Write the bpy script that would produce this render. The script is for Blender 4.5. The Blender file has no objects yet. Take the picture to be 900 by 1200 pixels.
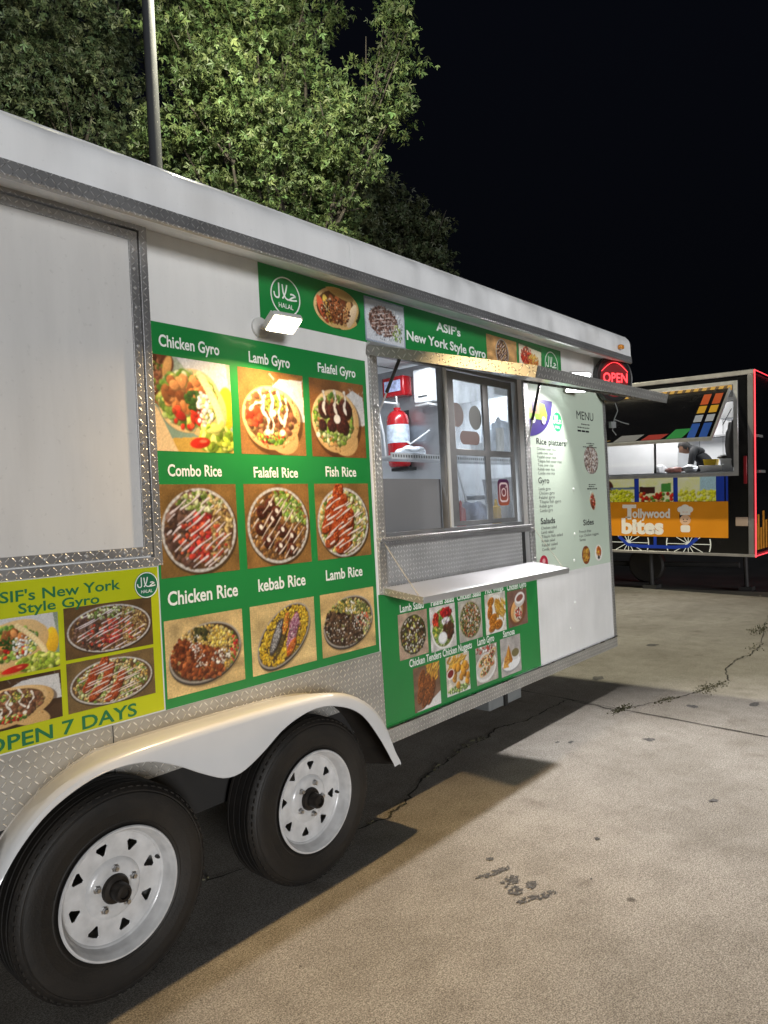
import bpy, bmesh, math, random
import numpy as np
from mathutils import Vector, Matrix

random.seed(7)
RNG = np.random.default_rng(11)
scene = bpy.context.scene
COL = scene.collection
rad = math.radians

# ------------------------------------------------------------------ camera
CAMPOS = Vector((0.0, -2.47, 1.555))
yaw, pitch, roll = rad(40.688), rad(0.05), rad(-2.937)
fw = Vector((math.cos(pitch) * math.cos(yaw), math.cos(pitch) * math.sin(yaw), math.sin(pitch)))
r0 = Vector((math.sin(yaw), -math.cos(yaw), 0))
u0 = r0.cross(fw)
rt = r0 * math.cos(roll) + u0 * math.sin(roll)
up = u0 * math.cos(roll) - r0 * math.sin(roll)
cam = bpy.data.cameras.new('camera')
cam.sensor_fit = 'VERTICAL'
cam.sensor_height = 36
cam.lens = 36 * 840 / 1200
cam.clip_start = 0.05
cam.clip_end = 500
camo = bpy.data.objects.new('camera', cam)
COL.objects.link(camo)
M = Matrix.Identity(4)
for i in range(3):
    M[i][0], M[i][1], M[i][2], M[i][3] = rt[i], up[i], -fw[i], CAMPOS[i]
camo.matrix_world = M
scene.camera = camo

# ------------------------------------------------------------------ night sky
world = bpy.data.worlds.new('World')
scene.world = world
world.use_nodes = True
wn = world.node_tree
wn.nodes.clear()
wo = wn.nodes.new('ShaderNodeOutputWorld')
wb = wn.nodes.new('ShaderNodeBackground')
wt = wn.nodes.new('ShaderNodeTexCoord')
ws = wn.nodes.new('ShaderNodeSeparateXYZ')
wr = wn.nodes.new('ShaderNodeValToRGB')
wr.color_ramp.elements[0].position = 0.0
wr.color_ramp.elements[0].color = (0.0013, 0.0015, 0.0021, 1)
wr.color_ramp.elements[1].position = 0.7
wr.color_ramp.elements[1].color = (0.0021, 0.0026, 0.0046, 1)
wn.links.new(wt.outputs['Generated'], ws.inputs[0])
wn.links.new(ws.outputs['Z'], wr.inputs[0])
wn.links.new(wr.outputs[0], wb.inputs[0])
wb.inputs[1].default_value = 1.0
wn.links.new(wb.outputs[0], wo.inputs[0])

# far-off, low lot lighting from behind the camera (one wide soft sun lamp)
sun = bpy.data.lights.new('lot_glow', 'SUN')
sun.energy = 2.05
sun.angle = rad(14)
sun.color = (0.985, 0.99, 1.0)
so = bpy.data.objects.new('lot_glow', sun)
COL.objects.link(so)
so.location = (-6, -14, 6)
sdir = Vector((0.42, 0.907, -math.tan(rad(5.0))))
so.rotation_euler = sdir.to_track_quat('-Z', 'Y').to_euler()

scene.view_settings.view_transform = 'Standard'
scene.view_settings.look = 'None'
scene.view_settings.exposure = 0.0
scene.view_settings.gamma = 1.0
scene.view_settings.use_curve_mapping = False
scene.cycles.use_denoising = True
scene.cycles.max_bounces = 8
scene.cycles.transparent_max_bounces = 12
scene.cycles.sample_clamp_indirect = 6

FLOOD_WARM = 31.0
FLOOD_WHITE = 93.0
POLE_POWER = 2500.0


def add_light(name, kind, loc, power, color, direction=None, size=0.2, size_y=None, spread=None, radius=None):
    l = bpy.data.lights.new(name, kind)
    l.energy = power
    l.color = color
    if kind == 'AREA':
        l.shape = 'RECTANGLE'
        l.size = size
        l.size_y = size_y or size
        if spread:
            l.spread = rad(spread)
    if radius is not None:
        l.shadow_soft_size = radius
    o = bpy.data.objects.new(name, l)
    COL.objects.link(o)
    o.location = loc
    if direction is not None:
        o.rotation_euler = Vector(direction).to_track_quat('-Z', 'Y').to_euler()
    return o


# ------------------------------------------------------------------ materials
def newmat(name):
    m = bpy.data.materials.new(name)
    m.use_nodes = True
    nt = m.node_tree
    b = nt.nodes['Principled BSDF']
    return m, nt, b


def mat(name, col, rough=0.5, metal=0.0, var=0.08, vscale=3.0, bump=0.0, bscale=40.0, coat=0.0, emit=None, estr=0.0, spec=None):
    m, nt, b = newmat(name)
    tc = nt.nodes.new('ShaderNodeTexCoord')
    n = nt.nodes.new('ShaderNodeTexNoise')
    n.inputs['Scale'].default_value = vscale
    n.inputs['Detail'].default_value = 6
    nt.links.new(tc.outputs['Object'], n.inputs['Vector'])
    rmp = nt.nodes.new('ShaderNodeValToRGB')
    rmp.color_ramp.elements[0].position = 0.3
    rmp.color_ramp.elements[1].position = 0.7
    rmp.color_ramp.elements[0].color = tuple(c * (1 - var) for c in col) + (1,)
    rmp.color_ramp.elements[1].color = tuple(min(1, c * (1 + var * 0.6)) for c in col) + (1,)
    nt.links.new(n.outputs['Fac'], rmp.inputs[0])
    nt.links.new(rmp.outputs[0], b.inputs['Base Color'])
    mr = nt.nodes.new('ShaderNodeMapRange')
    mr.inputs['To Min'].default_value = max(0.02, rough * 0.8)
    mr.inputs['To Max'].default_value = min(1, rough * 1.25)
    nt.links.new(n.outputs['Fac'], mr.inputs['Value'])
    nt.links.new(mr.outputs[0], b.inputs['Roughness'])
    b.inputs['Metallic'].default_value = metal
    if coat:
        b.inputs['Coat Weight'].default_value = coat
        b.inputs['Coat Roughness'].default_value = 0.1
    if spec is not None:
        b.inputs['Specular IOR Level'].default_value = spec
    if bump:
        n2 = nt.nodes.new('ShaderNodeTexNoise')
        n2.inputs['Scale'].default_value = bscale
        n2.inputs['Detail'].default_value = 4
        nt.links.new(tc.outputs['Object'], n2.inputs['Vector'])
        bp = nt.nodes.new('ShaderNodeBump')
        bp.inputs['Strength'].default_value = bump
        bp.inputs['Distance'].default_value = 0.01
        nt.links.new(n2.outputs['Fac'], bp.inputs['Height'])
        nt.links.new(bp.outputs[0], b.inputs['Normal'])
    if emit:
        b.inputs['Emission Color'].default_value = tuple(emit) + (1,)
        b.inputs['Emission Strength'].default_value = estr
    return m


def math_node(nt, op, a, b=None):
    n = nt.nodes.new('ShaderNodeMath')
    n.operation = op
    for k, v in enumerate((a, b)):
        if v is None:
            continue
        if isinstance(v, (int, float)):
            n.inputs[k].default_value = v
        else:
            nt.links.new(v, n.inputs[k])
    return n.outputs[0]


def diamond(name, base, rough, cell, metal=1.0, lift=0.5, groove=1.0):
    """raised-lozenge tread plate: alternating lozenges at +45 and -45 degrees, in UV metres"""
    m, nt, b = newmat(name)
    uv = nt.nodes.new('ShaderNodeUVMap')
    uv.uv_map = 'UVMap'
    sp = nt.nodes.new('ShaderNodeSeparateXYZ')
    nt.links.new(uv.outputs[0], sp.inputs[0])
    u = math_node(nt, 'DIVIDE', sp.outputs[0], cell)
    v = math_node(nt, 'DIVIDE', sp.outputs[1], cell)
    fu, fv = math_node(nt, 'FLOOR', u), math_node(nt, 'FLOOR', v)
    x = math_node(nt, 'SUBTRACT', math_node(nt, 'FRACT', u), 0.5)
    y = math_node(nt, 'SUBTRACT', math_node(nt, 'FRACT', v), 0.5)
    par = math_node(nt, 'FLOORED_MODULO', math_node(nt, 'ADD', fu, fv), 2.0)
    sg = math_node(nt, 'SUBTRACT', math_node(nt, 'MULTIPLY', par, 2.0), 1.0)
    x = math_node(nt, 'MULTIPLY', x, sg)
    a = math_node(nt, 'MULTIPLY', math_node(nt, 'ADD', x, y), 0.7071)
    c = math_node(nt, 'MULTIPLY', math_node(nt, 'SUBTRACT', x, y), 0.7071)
    ea = math_node(nt, 'POWER', math_node(nt, 'ABSOLUTE', math_node(nt, 'DIVIDE', a, 0.44)), 2.0)
    ec = math_node(nt, 'POWER', math_node(nt, 'ABSOLUTE', math_node(nt, 'DIVIDE', c, 0.105)), 2.0)
    d = math_node(nt, 'ADD', ea, ec)
    h = nt.nodes.new('ShaderNodeMapRange')
    h.interpolation_type = 'SMOOTHSTEP'
    h.inputs['From Min'].default_value = 1.25
    h.inputs['From Max'].default_value = 0.35
    nt.links.new(d, h.inputs['Value'])
    bp = nt.nodes.new('ShaderNodeBump')
    bp.inputs['Strength'].default_value = groove
    bp.inputs['Distance'].default_value = cell * 0.16
    nt.links.new(h.outputs[0], bp.inputs['Height'])
    nt.links.new(bp.outputs[0], b.inputs['Normal'])
    tc = nt.nodes.new('ShaderNodeTexCoord')
    n = nt.nodes.new('ShaderNodeTexNoise')
    n.inputs['Scale'].default_value = 5
    n.inputs['Detail'].default_value = 8
    nt.links.new(tc.outputs['Object'], n.inputs['Vector'])
    mx = nt.nodes.new('ShaderNodeMix')
    mx.data_type = 'RGBA'
    mx.inputs[6].default_value = tuple(k * 0.42 for k in base) + (1,)
    mx.inputs[7].default_value = tuple(min(1, k * 1.45) for k in base) + (1,)
    ff = math_node(nt, 'ADD', math_node(nt, 'MULTIPLY', h.outputs[0], lift), math_node(nt, 'MULTIPLY', n.outputs['Fac'], 0.55))
    nt.links.new(ff, mx.inputs[0])
    nt.links.new(mx.outputs[2], b.inputs['Base Color'])
    b.inputs['Metallic'].default_value = metal
    rr = math_node(nt, 'ADD', math_node(nt, 'MULTIPLY', n.outputs['Fac'], 0.15), rough - 0.06)
    nt.links.new(rr, b.inputs['Roughness'])
    return m


def panel_white(name, col=(0.74, 0.74, 0.73), rough=0.38, dents=0.05, dirt=0.12):
    """painted aluminium sheet: gentle oil-canning, faint vertical dirt streaks and specks"""
    m, nt, b = newmat(name)
    tc = nt.nodes.new('ShaderNodeTexCoord')
    mp = nt.nodes.new('ShaderNodeMapping')
    mp.inputs['Scale'].default_value = (2.5, 2.5, 0.35)
    nt.links.new(tc.outputs['Object'], mp.inputs[0])
    n = nt.nodes.new('ShaderNodeTexNoise')
    n.inputs['Scale'].default_value = 3
    n.inputs['Detail'].default_value = 8
    n.inputs['Roughness'].default_value = 0.65
    nt.links.new(mp.outputs[0], n.inputs['Vector'])
    sp = nt.nodes.new('ShaderNodeTexNoise')
    sp.inputs['Scale'].default_value = 55
    sp.inputs['Detail'].default_value = 3
    nt.links.new(tc.outputs['Object'], sp.inputs['Vector'])
    r1 = nt.nodes.new('ShaderNodeValToRGB')
    r1.color_ramp.elements[0].position = 0.27
    r1.color_ramp.elements[1].position = 0.36
    nt.links.new(sp.outputs['Fac'], r1.inputs[0])
    mx = nt.nodes.new('ShaderNodeMix')
    mx.data_type = 'RGBA'
    mx.inputs[6].default_value = tuple(c * (1 - dirt * 1.5) for c in col) + (1,)
    mx.inputs[7].default_value = col + (1,)
    f = math_node(nt, 'MULTIPLY', math_node(nt, 'ADD', math_node(nt, 'MULTIPLY', n.outputs['Fac'], 1.4), 0.15), math_node(nt, 'ADD', math_node(nt, 'MULTIPLY', r1.outputs[0], 0.5), 0.5))
    nt.links.new(f, mx.inputs[0])
    nt.links.new(mx.outputs[2], b.inputs['Base Color'])
    b.inputs['Roughness'].default_value = rough
    d = nt.nodes.new('ShaderNodeTexNoise')
    d.inputs['Scale'].default_value = 1.7
    d.inputs['Detail'].default_value = 2
    nt.links.new(tc.outputs['Object'], d.inputs['Vector'])
    bp = nt.nodes.new('ShaderNodeBump')
    bp.inputs['Strength'].default_value = 0.6
    bp.inputs['Distance'].default_value = dents
    nt.links.new(d.outputs['Fac'], bp.inputs['Height'])
    nt.links.new(bp.outputs[0], b.inputs['Normal'])
    return m


WHITE = panel_white('white_sheet_metal')
ROOFW = panel_white('roof_sheet_metal', (0.83, 0.84, 0.85), 0.33, 0.30, 0.12)
COVERW = panel_white('cover_sheet', (0.585, 0.58, 0.57), 0.45, 0.03, 0.16)
TREAD = diamond('tread_plate', (0.66, 0.66, 0.65), 0.38, 0.024, metal=.75)
TREADS = diamond('tread_plate_trim', (0.56, 0.56, 0.57), 0.38, 0.022, metal=.75)
TREADL = diamond('tread_plate_skirt', (0.58, 0.565, 0.53), 0.42, 0.026, lift=0.6, metal=.45)
TREADE = diamond('tread_plate_edge', (0.34, 0.335, 0.31), 0.42, 0.034, metal=.75, lift=0.7)
TREADF = diamond('tread_plate_front', (0.42, 0.42, 0.41), 0.45, 0.026, metal=.4, lift=0.7)
TREADR = diamond('tread_plate_recess', (0.60, 0.60, 0.60), 0.42, 0.026, metal=.35, lift=0.7)
SHELF = mat('shelf_aluminium', (0.66, 0.67, 0.70), 0.34, .75, 0.06, 2)
BRUSHED = mat('brushed_aluminium', (0.68, 0.68, 0.69), 0.28, 1.0, 0.12, 8, 0.05, 60)
FRAMEAL = mat('window_frame_metal', (0.21, 0.212, 0.215), 0.45, 0.35, 0.15, 12)
LIGHTAL = mat('light_aluminium', (0.70, 0.70, 0.70), 0.35, 0.8, 0.1, 12)
GREEN = mat('green_banner_print', (0.015, 0.215, 0.048), 0.33, 0, 0.10, 2.0, 0.03, 3, coat=0.15)
YELLOW = mat('yellow_banner_print', (0.46, 0.50, 0.008), 0.33, 0, 0.07, 2.0, 0.03, 3, coat=0.15)
MENUW = mat('pale_menu_print', (0.50, 0.59, 0.49), 0.46, 0, 0.06, 1.2, 0.03, 3, coat=0.0)
LETW = mat('white_lettering', (0.80, 0.82, 0.78), 0.4, 0, 0.03)
LETG = mat('dark_green_lettering', (0.012, 0.15, 0.06), 0.4, 0, 0.05)
LETK = mat('black_lettering', (0.012, 0.012, 0.016), 0.75, 0, 0.05, spec=.15)
LETGR = mat('grey_lettering', (0.07, 0.075, 0.07), 0.75, 0, 0.05, spec=.15)
RUBBER = mat('tyre_rubber', (0.012, 0.011, 0.010), 0.66, 0, 0.4, 6, 0.25, 120)
def rubber():
    m, nt, b = newmat('tyre_rubber')
    tc = nt.nodes.new('ShaderNodeTexCoord')
    n = nt.nodes.new('ShaderNodeTexNoise')
    n.inputs['Scale'].default_value = 5
    n.inputs['Detail'].default_value = 9
    n.inputs['Roughness'].default_value = .7
    nt.links.new(tc.outputs['Object'], n.inputs['Vector'])
    r = nt.nodes.new('ShaderNodeValToRGB')
    r.color_ramp.elements[0].position, r.color_ramp.elements[1].position = .35, .75
    r.color_ramp.elements[0].color = (.0045, .0042, .004, 1)
    r.color_ramp.elements[1].color = (.022, .017, .012, 1)
    nt.links.new(n.outputs['Fac'], r.inputs[0])
    nt.links.new(r.outputs[0], b.inputs['Base Color'])
    b.inputs['Roughness'].default_value = .6
    n2 = nt.nodes.new('ShaderNodeTexNoise')
    n2.inputs['Scale'].default_value = 160
    nt.links.new(tc.outputs['Object'], n2.inputs['Vector'])
    bp = nt.nodes.new('ShaderNodeBump')
    bp.inputs['Strength'].default_value = .25
    bp.inputs['Distance'].default_value = .004
    nt.links.new(n2.outputs['Fac'], bp.inputs['Height'])
    nt.links.new(bp.outputs[0], b.inputs['Normal'])
    return m


RUBBER = rubber()
RIMW = mat('white_wheel_paint', (0.58, 0.58, 0.58), 0.30, 0, 0.22, 16, coat=0.3)
STEELD = mat('dark_greasy_steel', (0.035, 0.030, 0.026), 0.45, 0.6, 0.3, 20)
CHROME = mat('zinc_plated_nut', (0.55, 0.55, 0.55), 0.3, 1.0, 0.2, 40)
FENDW = mat('white_fender_paint', (0.66, 0.665, 0.67), 0.30, 0, 0.07, 3, 0.02, 6, coat=0.3)
BLACK = mat('black_plastic', (0.012, 0.012, 0.012), 0.45, 0, 0.2, 10)
UNDER = mat('undercarriage_paint', (0.018, 0.017, 0.016), 0.7, 0, 0.3, 6)
GREYP = mat('grey_plastic', (0.19, 0.20, 0.20), 0.5, 0, 0.15, 4)
INNERW = mat('interior_white_panel', (0.74, 0.75, 0.77), 0.4, 0, 0.05, 3)
STAIN = mat('stainless_sheet', (0.46, 0.47, 0.49), 0.35, 0.9, 0.15, 3, 0.04, 8)
REDP = mat('red_enamel', (0.34, 0.008, 0.012), 0.25, 0, 0.1, 5, coat=0.4)
BOARD = mat('grey_board', (0.20, 0.20, 0.205), 0.55, 0, 0.06, 2)
AMBER = mat('amber_lens', (0.75, 0.28, 0.03), 0.2, 0, 0.1, 30, coat=0.6)
HOUSING = mat('lamp_housing_grey', (0.55, 0.55, 0.53), 0.4, 0, 0.08, 10)


def emissive(name, col, strength):
    m, nt, b = newmat(name)
    b.inputs['Base Color'].default_value = tuple(min(1, c) for c in col) + (1,)
    b.inputs['Emission Color'].default_value = tuple(col) + (1,)
    b.inputs['Emission Strength'].default_value = strength
    return m


def photo_mat():
    m, nt, b = newmat('printed_photo')
    a = nt.nodes.new('ShaderNodeAttribute')
    a.attribute_name = 'Col'
    nt.links.new(a.outputs['Color'], b.inputs['Base Color'])
    tc = nt.nodes.new('ShaderNodeTexCoord')
    n = nt.nodes.new('ShaderNodeTexNoise')
    n.inputs['Scale'].default_value = 4
    nt.links.new(tc.outputs['Object'], n.inputs['Vector'])
    mr = nt.nodes.new('ShaderNodeMapRange')
    mr.inputs['To Min'].default_value = 0.26
    mr.inputs['To Max'].default_value = 0.42
    nt.links.new(n.outputs['Fac'], mr.inputs['Value'])
    nt.links.new(mr.outputs[0], b.inputs['Roughness'])
    b.inputs['Coat Weight'].default_value = 0.12
    return m


PHOTO = photo_mat()


# ------------------------------------------------------------------ builders
class Fr:
    """a flat frame: origin, right, up; n points out at the viewer"""
    def __init__(s, o, u, v):
        s.o, s.u, s.v = Vector(o), Vector(u).normalized(), Vector(v).normalized()
        s.n = s.u.cross(s.v).normalized()

    def p(s, a, b, d=0.0):
        return s.o + s.u * a + s.v * b + s.n * d


BASE = {}


def setprops(o, label=None, cat=None, group=None, kind=None):
    if label: o['label'] = label
    if cat: o['category'] = cat
    if group: o['group'] = group
    if kind: o['kind'] = kind
    return o


def thing(name, label, cat, loc=(0, 0, 0), group=None):
    o = bpy.data.objects.new(name, None)
    o.empty_display_size = 0.2
    COL.objects.link(o)
    o.location = loc
    BASE[o.name] = Vector(loc)
    return setprops(o, label, cat, group)


def attach(o, parent, loc=None):
    """o's vertices are in world space (or about loc); keep them there under parent"""
    COL.objects.link(o)
    wl = Vector(loc) if loc is not None else Vector((0, 0, 0))
    o.location = wl
    BASE[o.name] = wl
    if parent is not None:
        o.parent = parent
        o.matrix_parent_inverse = Matrix.Translation(-BASE[parent.name])
    return o


def box_uv(me):
    uvl = me.uv_layers.get('UVMap') or me.uv_layers.new(name='UVMap')
    nl = len(me.loops)
    if nl == 0:
        return
    co = np.empty(len(me.vertices) * 3)
    me.vertices.foreach_get('co', co)
    co = co.reshape(-1, 3)
    li = np.empty(nl, dtype=np.int64)
    me.loops.foreach_get('vertex_index', li)
    tot = np.empty(len(me.polygons), dtype=np.int64)
    me.polygons.foreach_get('loop_total', tot)
    nr = np.empty(len(me.polygons) * 3)
    me.polygons.foreach_get('normal', nr)
    nr = np.abs(nr.reshape(-1, 3))
    ax = np.repeat(nr.argmax(axis=1), tot)
    c = co[li]
    uv = np.empty((nl, 2))
    for k, (i, j) in enumerate(((1, 2), (0, 2), (0, 1))):
        s = ax == k
        uv[s, 0] = c[s, i]
        uv[s, 1] = c[s, j]
    uvl.data.foreach_set('uv', uv.ravel())


def finish(me, mats, smooth=False, angle=35):
    for m in (mats if isinstance(mats, (list, tuple)) else [mats]):
        me.materials.append(m)
    me.validate()
    me.update()
    box_uv(me)
    if smooth:
        me.polygons.foreach_set('use_smooth', [True] * len(me.polygons))
        try:
            me.set_sharp_from_angle(angle=rad(angle))
        except Exception:
            pass


class MB:
    def __init__(s):
        s.v, s.f, s.m = [], [], []

    def add(s, vs, fs, mi=0):
        k = len(s.v)
        s.v += [tuple(p) for p in vs]
        for f in fs:
            s.f.append([k + i for i in f])
            s.m.append(mi)
        return s

    def box(s, x0, x1, y0, y1, z0, z1, mi=0):
        vs = [(x, y, z) for x in (x0, x1) for y in (y0, y1) for z in (z0, z1)]
        return s.add(vs, [(0, 1, 3, 2), (4, 6, 7, 5), (0, 4, 5, 1), (2, 3, 7, 6), (0, 2, 6, 4), (1, 5, 7, 3)], mi)

    def fbox(s, fr, a0, a1, b0, b1, d0, d1, mi=0):
        vs = [fr.p(a, b, d) for a in (a0, a1) for b in (b0, b1) for d in (d0, d1)]
        return s.add(vs, [(0, 1, 3, 2), (4, 6, 7, 5), (0, 4, 5, 1), (2, 3, 7, 6), (0, 2, 6, 4), (1, 5, 7, 3)], mi)

    def loops(s, rings, close_ring=True, caps=True, mi=0):
        k = len(s.v)
        n = len(rings[0])
        for r in rings:
            s.v += [tuple(p) for p in r]
        for i in range(len(rings) - 1):
            for j in range(n if close_ring else n - 1):
                a, b = k + i * n + j, k + i * n + (j + 1) % n
                s.f.append([a, b, b + n, a + n])
                s.m.append(mi)
        if caps and close_ring:
            s.f.append([k + j for j in range(n)][::-1])
            s.f.append([k + (len(rings) - 1) * n + j for j in range(n)])
            s.m += [mi, mi]
        return s

    def tube(s, pts, r, n=8, mi=0, close=False):
        pts = [Vector(p) for p in pts]
        rs = r if isinstance(r, (list, tuple)) else [r] * len(pts)
        rings = []
        ref = Vector((0, 0, 1))
        for i, p in enumerate(pts):
            if close:
                t = (pts[(i + 1) % len(pts)] - pts[i - 1]).normalized()
            else:
                t = (pts[min(i + 1, len(pts) - 1)] - pts[max(i - 1, 0)]).normalized()
            if abs(t.dot(ref)) > 0.95:
                ref = Vector((1, 0, 0)) if abs(t.x) < 0.9 else Vector((0, 1, 0))
            a = t.cross(ref).normalized()
            b = t.cross(a).normalized()
            rings.append([p + (a * math.cos(2 * math.pi * j / n) + b * math.sin(2 * math.pi * j / n)) * rs[i] for j in range(n)])
        if close:
            rings.append(rings[0])
        return s.loops(rings, True, not close, mi)

    def lathe(s, o, axis, prof, n=48, mi=0, caps=False):
        """prof: (radius, height along axis)"""
        o, axis = Vector(o), Vector(axis).normalized()
        a = axis.orthogonal().normalized()
        b = axis.cross(a)
        rings = [[o + axis * h + (a * math.cos(2 * math.pi * j / n) + b * math.sin(2 * math.pi * j / n)) * r for j in range(n)] for r, h in prof]
        return s.loops(rings, True, caps, mi)

    def build(s, name, mats, parent=None, smooth=False, bevel=0.0, loc=None, angle=35, recalc=True):
        me = bpy.data.meshes.new(name)
        vs = s.v if loc is None else s.v
        me.from_pydata(vs, [], s.f)
        if recalc or bevel:
            bm = bmesh.new()
            bm.from_mesh(me)
            if recalc:
                bmesh.ops.recalc_face_normals(bm, faces=bm.faces)
            bm.to_mesh(me)
            bm.free()
        if len(set(s.m)) > 1:
            me.polygons.foreach_set('material_index', s.m)
        finish(me, mats, smooth or bevel > 0, angle)
        o = bpy.data.objects.new(name, me)
        attach(o, parent, loc)
        if bevel:
            md = o.modifiers.new('bevel', 'BEVEL')
            md.width = bevel
            md.segments = 2
            md.limit_method = 'ANGLE'
            md.angle_limit = rad(40)
        return o


def cutplate(fr, outer, holes, d0, d1, name, mats, parent, bev=0.0, kind_smooth=False):
    """a flat plate of any outline with holes, thickness d0..d1 along the frame's normal"""
    cu = bpy.data.curves.new('tmp', 'CURVE')
    cu.dimensions = '2D'
    cu.fill_mode = 'BOTH'
    for lp in [outer] + list(holes):
        sp = cu.splines.new('POLY')
        sp.points.add(len(lp) - 1)
        for i, (a, b) in enumerate(lp):
            sp.points[i].co = (a, b, 0, 1)
        sp.use_cyclic_u = True
    cu.extrude = max(0.0001, (d1 - d0) / 2 - bev)
    if bev:
        cu.bevel_depth = bev
        cu.offset = -bev
        cu.bevel_resolution = 1
    ob = bpy.data.objects.new('tmp', cu)
    me = bpy.data.meshes.new_from_object(ob)
    dm = (d0 + d1) / 2
    me.transform(Matrix(((fr.u.x, fr.v.x, fr.n.x, fr.p(0, 0, dm).x), (fr.u.y, fr.v.y, fr.n.y, fr.p(0, 0, dm).y), (fr.u.z, fr.v.z, fr.n.z, fr.p(0, 0, dm).z), (0, 0, 0, 1))))
    bpy.data.objects.remove(ob)
    bpy.data.curves.remove(cu)
    me.name = name
    me.materials.clear()
    finish(me, mats, kind_smooth)
    o = bpy.data.objects.new(name, me)
    attach(o, parent)
    return o


def rect(a0, a1, b0, b1):
    return [(a0, b0), (a1, b0), (a1, b1), (a0, b1)]


def rrect(a0, a1, b0, b1, r, n=5):
    out = []
    for cx, cy, s in ((a1 - r, b1 - r, 0), (a0 + r, b1 - r, 90), (a0 + r, b0 + r, 180), (a1 - r, b0 + r, 270)):
        for k in range(n + 1):
            t = rad(s + 90 * k / n)
            out.append((cx + r * math.cos(t), cy + r * math.sin(t)))
    return out


def circ(cx, cy, rx, ry=None, n=32):
    ry = rx if ry is None else ry
    return [(cx + rx * math.cos(2 * math.pi * k / n), cy + ry * math.sin(2 * math.pi * k / n)) for k in range(n)]


_TXT = {}


def text_mesh(s, bold):
    key = (s, bold)
    if key not in _TXT:
        cu = bpy.data.curves.new('tmp', 'FONT')
        cu.body = s
        cu.size = 1.0
        cu.offset = bold
        cu.resolution_u = 3
        ob = bpy.data.objects.new('tmp', cu)
        me = bpy.data.meshes.new_from_object(ob)
        v = np.array([tuple(x.co) for x in me.vertices])
        f = [list(p.vertices) for p in me.polygons]
        bpy.data.objects.remove(ob)
        bpy.data.curves.remove(cu)
        bpy.data.meshes.remove(me)
        _TXT[key] = (v, f)
    return _TXT[key]


def caph(bold):
    return text_mesh('H', bold)[0][:, 1].max()


def text(fr, s, a0, a1, b0, cap, d, m, parent, bold=0.0, name='lettering', b1=None):
    """letters fitted between a0 and a1, baseline b0 (b1 at the far end), capital height cap"""
    v, f = text_mesh(s, bold)
    x0, x1 = v[:, 0].min(), v[:, 0].max()
    mb = MB()
    ky = cap / caph(bold)
    slope = ((b1 - b0) if b1 is not None else 0.0)
    pts = []
    for x, y, _ in v:
        t = (x - x0) / (x1 - x0)
        pts.append(fr.p(a0 + t * (a1 - a0), b0 + t * slope + y * ky, d))
    mb.add(pts, f)
    return mb.build(name, m, parent, recalc=False)


def ribbon(fr, pts, w, d, mb, mi=0):
    """flat brush stroke in the frame's plane"""
    n = len(pts)
    L, R = [], []
    for i, (a, b) in enumerate(pts):
        pa, pb = pts[max(0, i - 1)], pts[min(n - 1, i + 1)]
        tx, ty = pb[0] - pa[0], pb[1] - pa[1]
        l = math.hypot(tx, ty) or 1
        ww = w[i] if isinstance(w, (list, tuple)) else w
        nx, ny = -ty / l * ww / 2, tx / l * ww / 2
        L.append(fr.p(a + nx, b + ny, d))
        R.append(fr.p(a - nx, b - ny, d))
    mb.add(L + R, [(i, i + 1, n + i + 1, n + i) for i in range(n - 1)], mi)


def fdisc(fr, pts, d, mb, mi=0):
    mb.add([fr.p(a, b, d) for a, b in pts], [list(range(len(pts)))], mi)


def fring(fr, cx, cy, r0, r1, d, mb, mi=0, sx=1.0, n=40):
    o = circ(cx, cy, r1 * sx, r1, n)
    i = circ(cx, cy, r0 * sx, r0, n)
    mb.add([fr.p(a, b, d) for a, b in o + i], [(k, (k + 1) % n, n + (k + 1) % n, n + k) for k in range(n)], mi)


def bez(p0, p1, p2, n=8):
    return [((1 - t) ** 2 * p0[0] + 2 * t * (1 - t) * p1[0] + t * t * p2[0], (1 - t) ** 2 * p0[1] + 2 * t * (1 - t) * p1[1] + t * t * p2[1]) for t in [k / n for k in range(n + 1)]]


def halal(fr, cx, cy, r, d, parent, fill=None, line=LETW, sx=1.0):
    mb = MB()
    mats = [line]
    if fill:
        mats.append(fill)
        fdisc(fr, circ(cx, cy, r * sx, r, 40), d, mb, 1)
        d += 0.001
    fring(fr, cx, cy, r * 0.90, r * 0.97, d, mb, 0, sx)
    w = 0.085 * r
    S = lambda pts: [(cx + x * r * sx, cy + y * r) for x, y in pts]
    ribbon(fr, S([(-0.42, 0.62)] + bez((-0.42, 0.1), (-0.40, -0.16), (-0.58, -0.12), 6) + bez((-0.60, -0.12), (-0.74, -0.10), (-0.74, 0.14), 6)), w, d, mb)
    ribbon(fr, S(bez((0.10, 0.60), (0.02, 0.1), (-0.22, -0.12), 8)), w, d, mb)
    ribbon(fr, S([(-0.20, 0.58)] + bez((-0.16, 0.2), (-0.06, -0.10), (0.12, -0.12), 8)), w, d + 0.0004, mb)
    ribbon(fr, S(bez((0.12, -0.12), (0.55, -0.12), (0.74, -0.06), 6)), w, d, mb)
    ribbon(fr, S(bez((0.30, 0.16), (0.48, 0.24), (0.66, 0.10), 6) + bez((0.66, 0.10), (0.40, 0.06), (0.22, -0.14), 6)), w, d + 0.0004, mb)
    v, f = text_mesh('HALAL', 0.01)
    x0, x1 = v[:, 0].min(), v[:, 0].max()
    mb.add([fr.p(cx + ((x - x0) / (x1 - x0) - 0.5) * r * 0.95 * sx, cy - r * 0.58 + y * 0.34 * r, d) for x, y, _ in v], f, 0)
    o = mb.build('halal_emblem', mats, parent, recalc=False)
    return o


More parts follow.
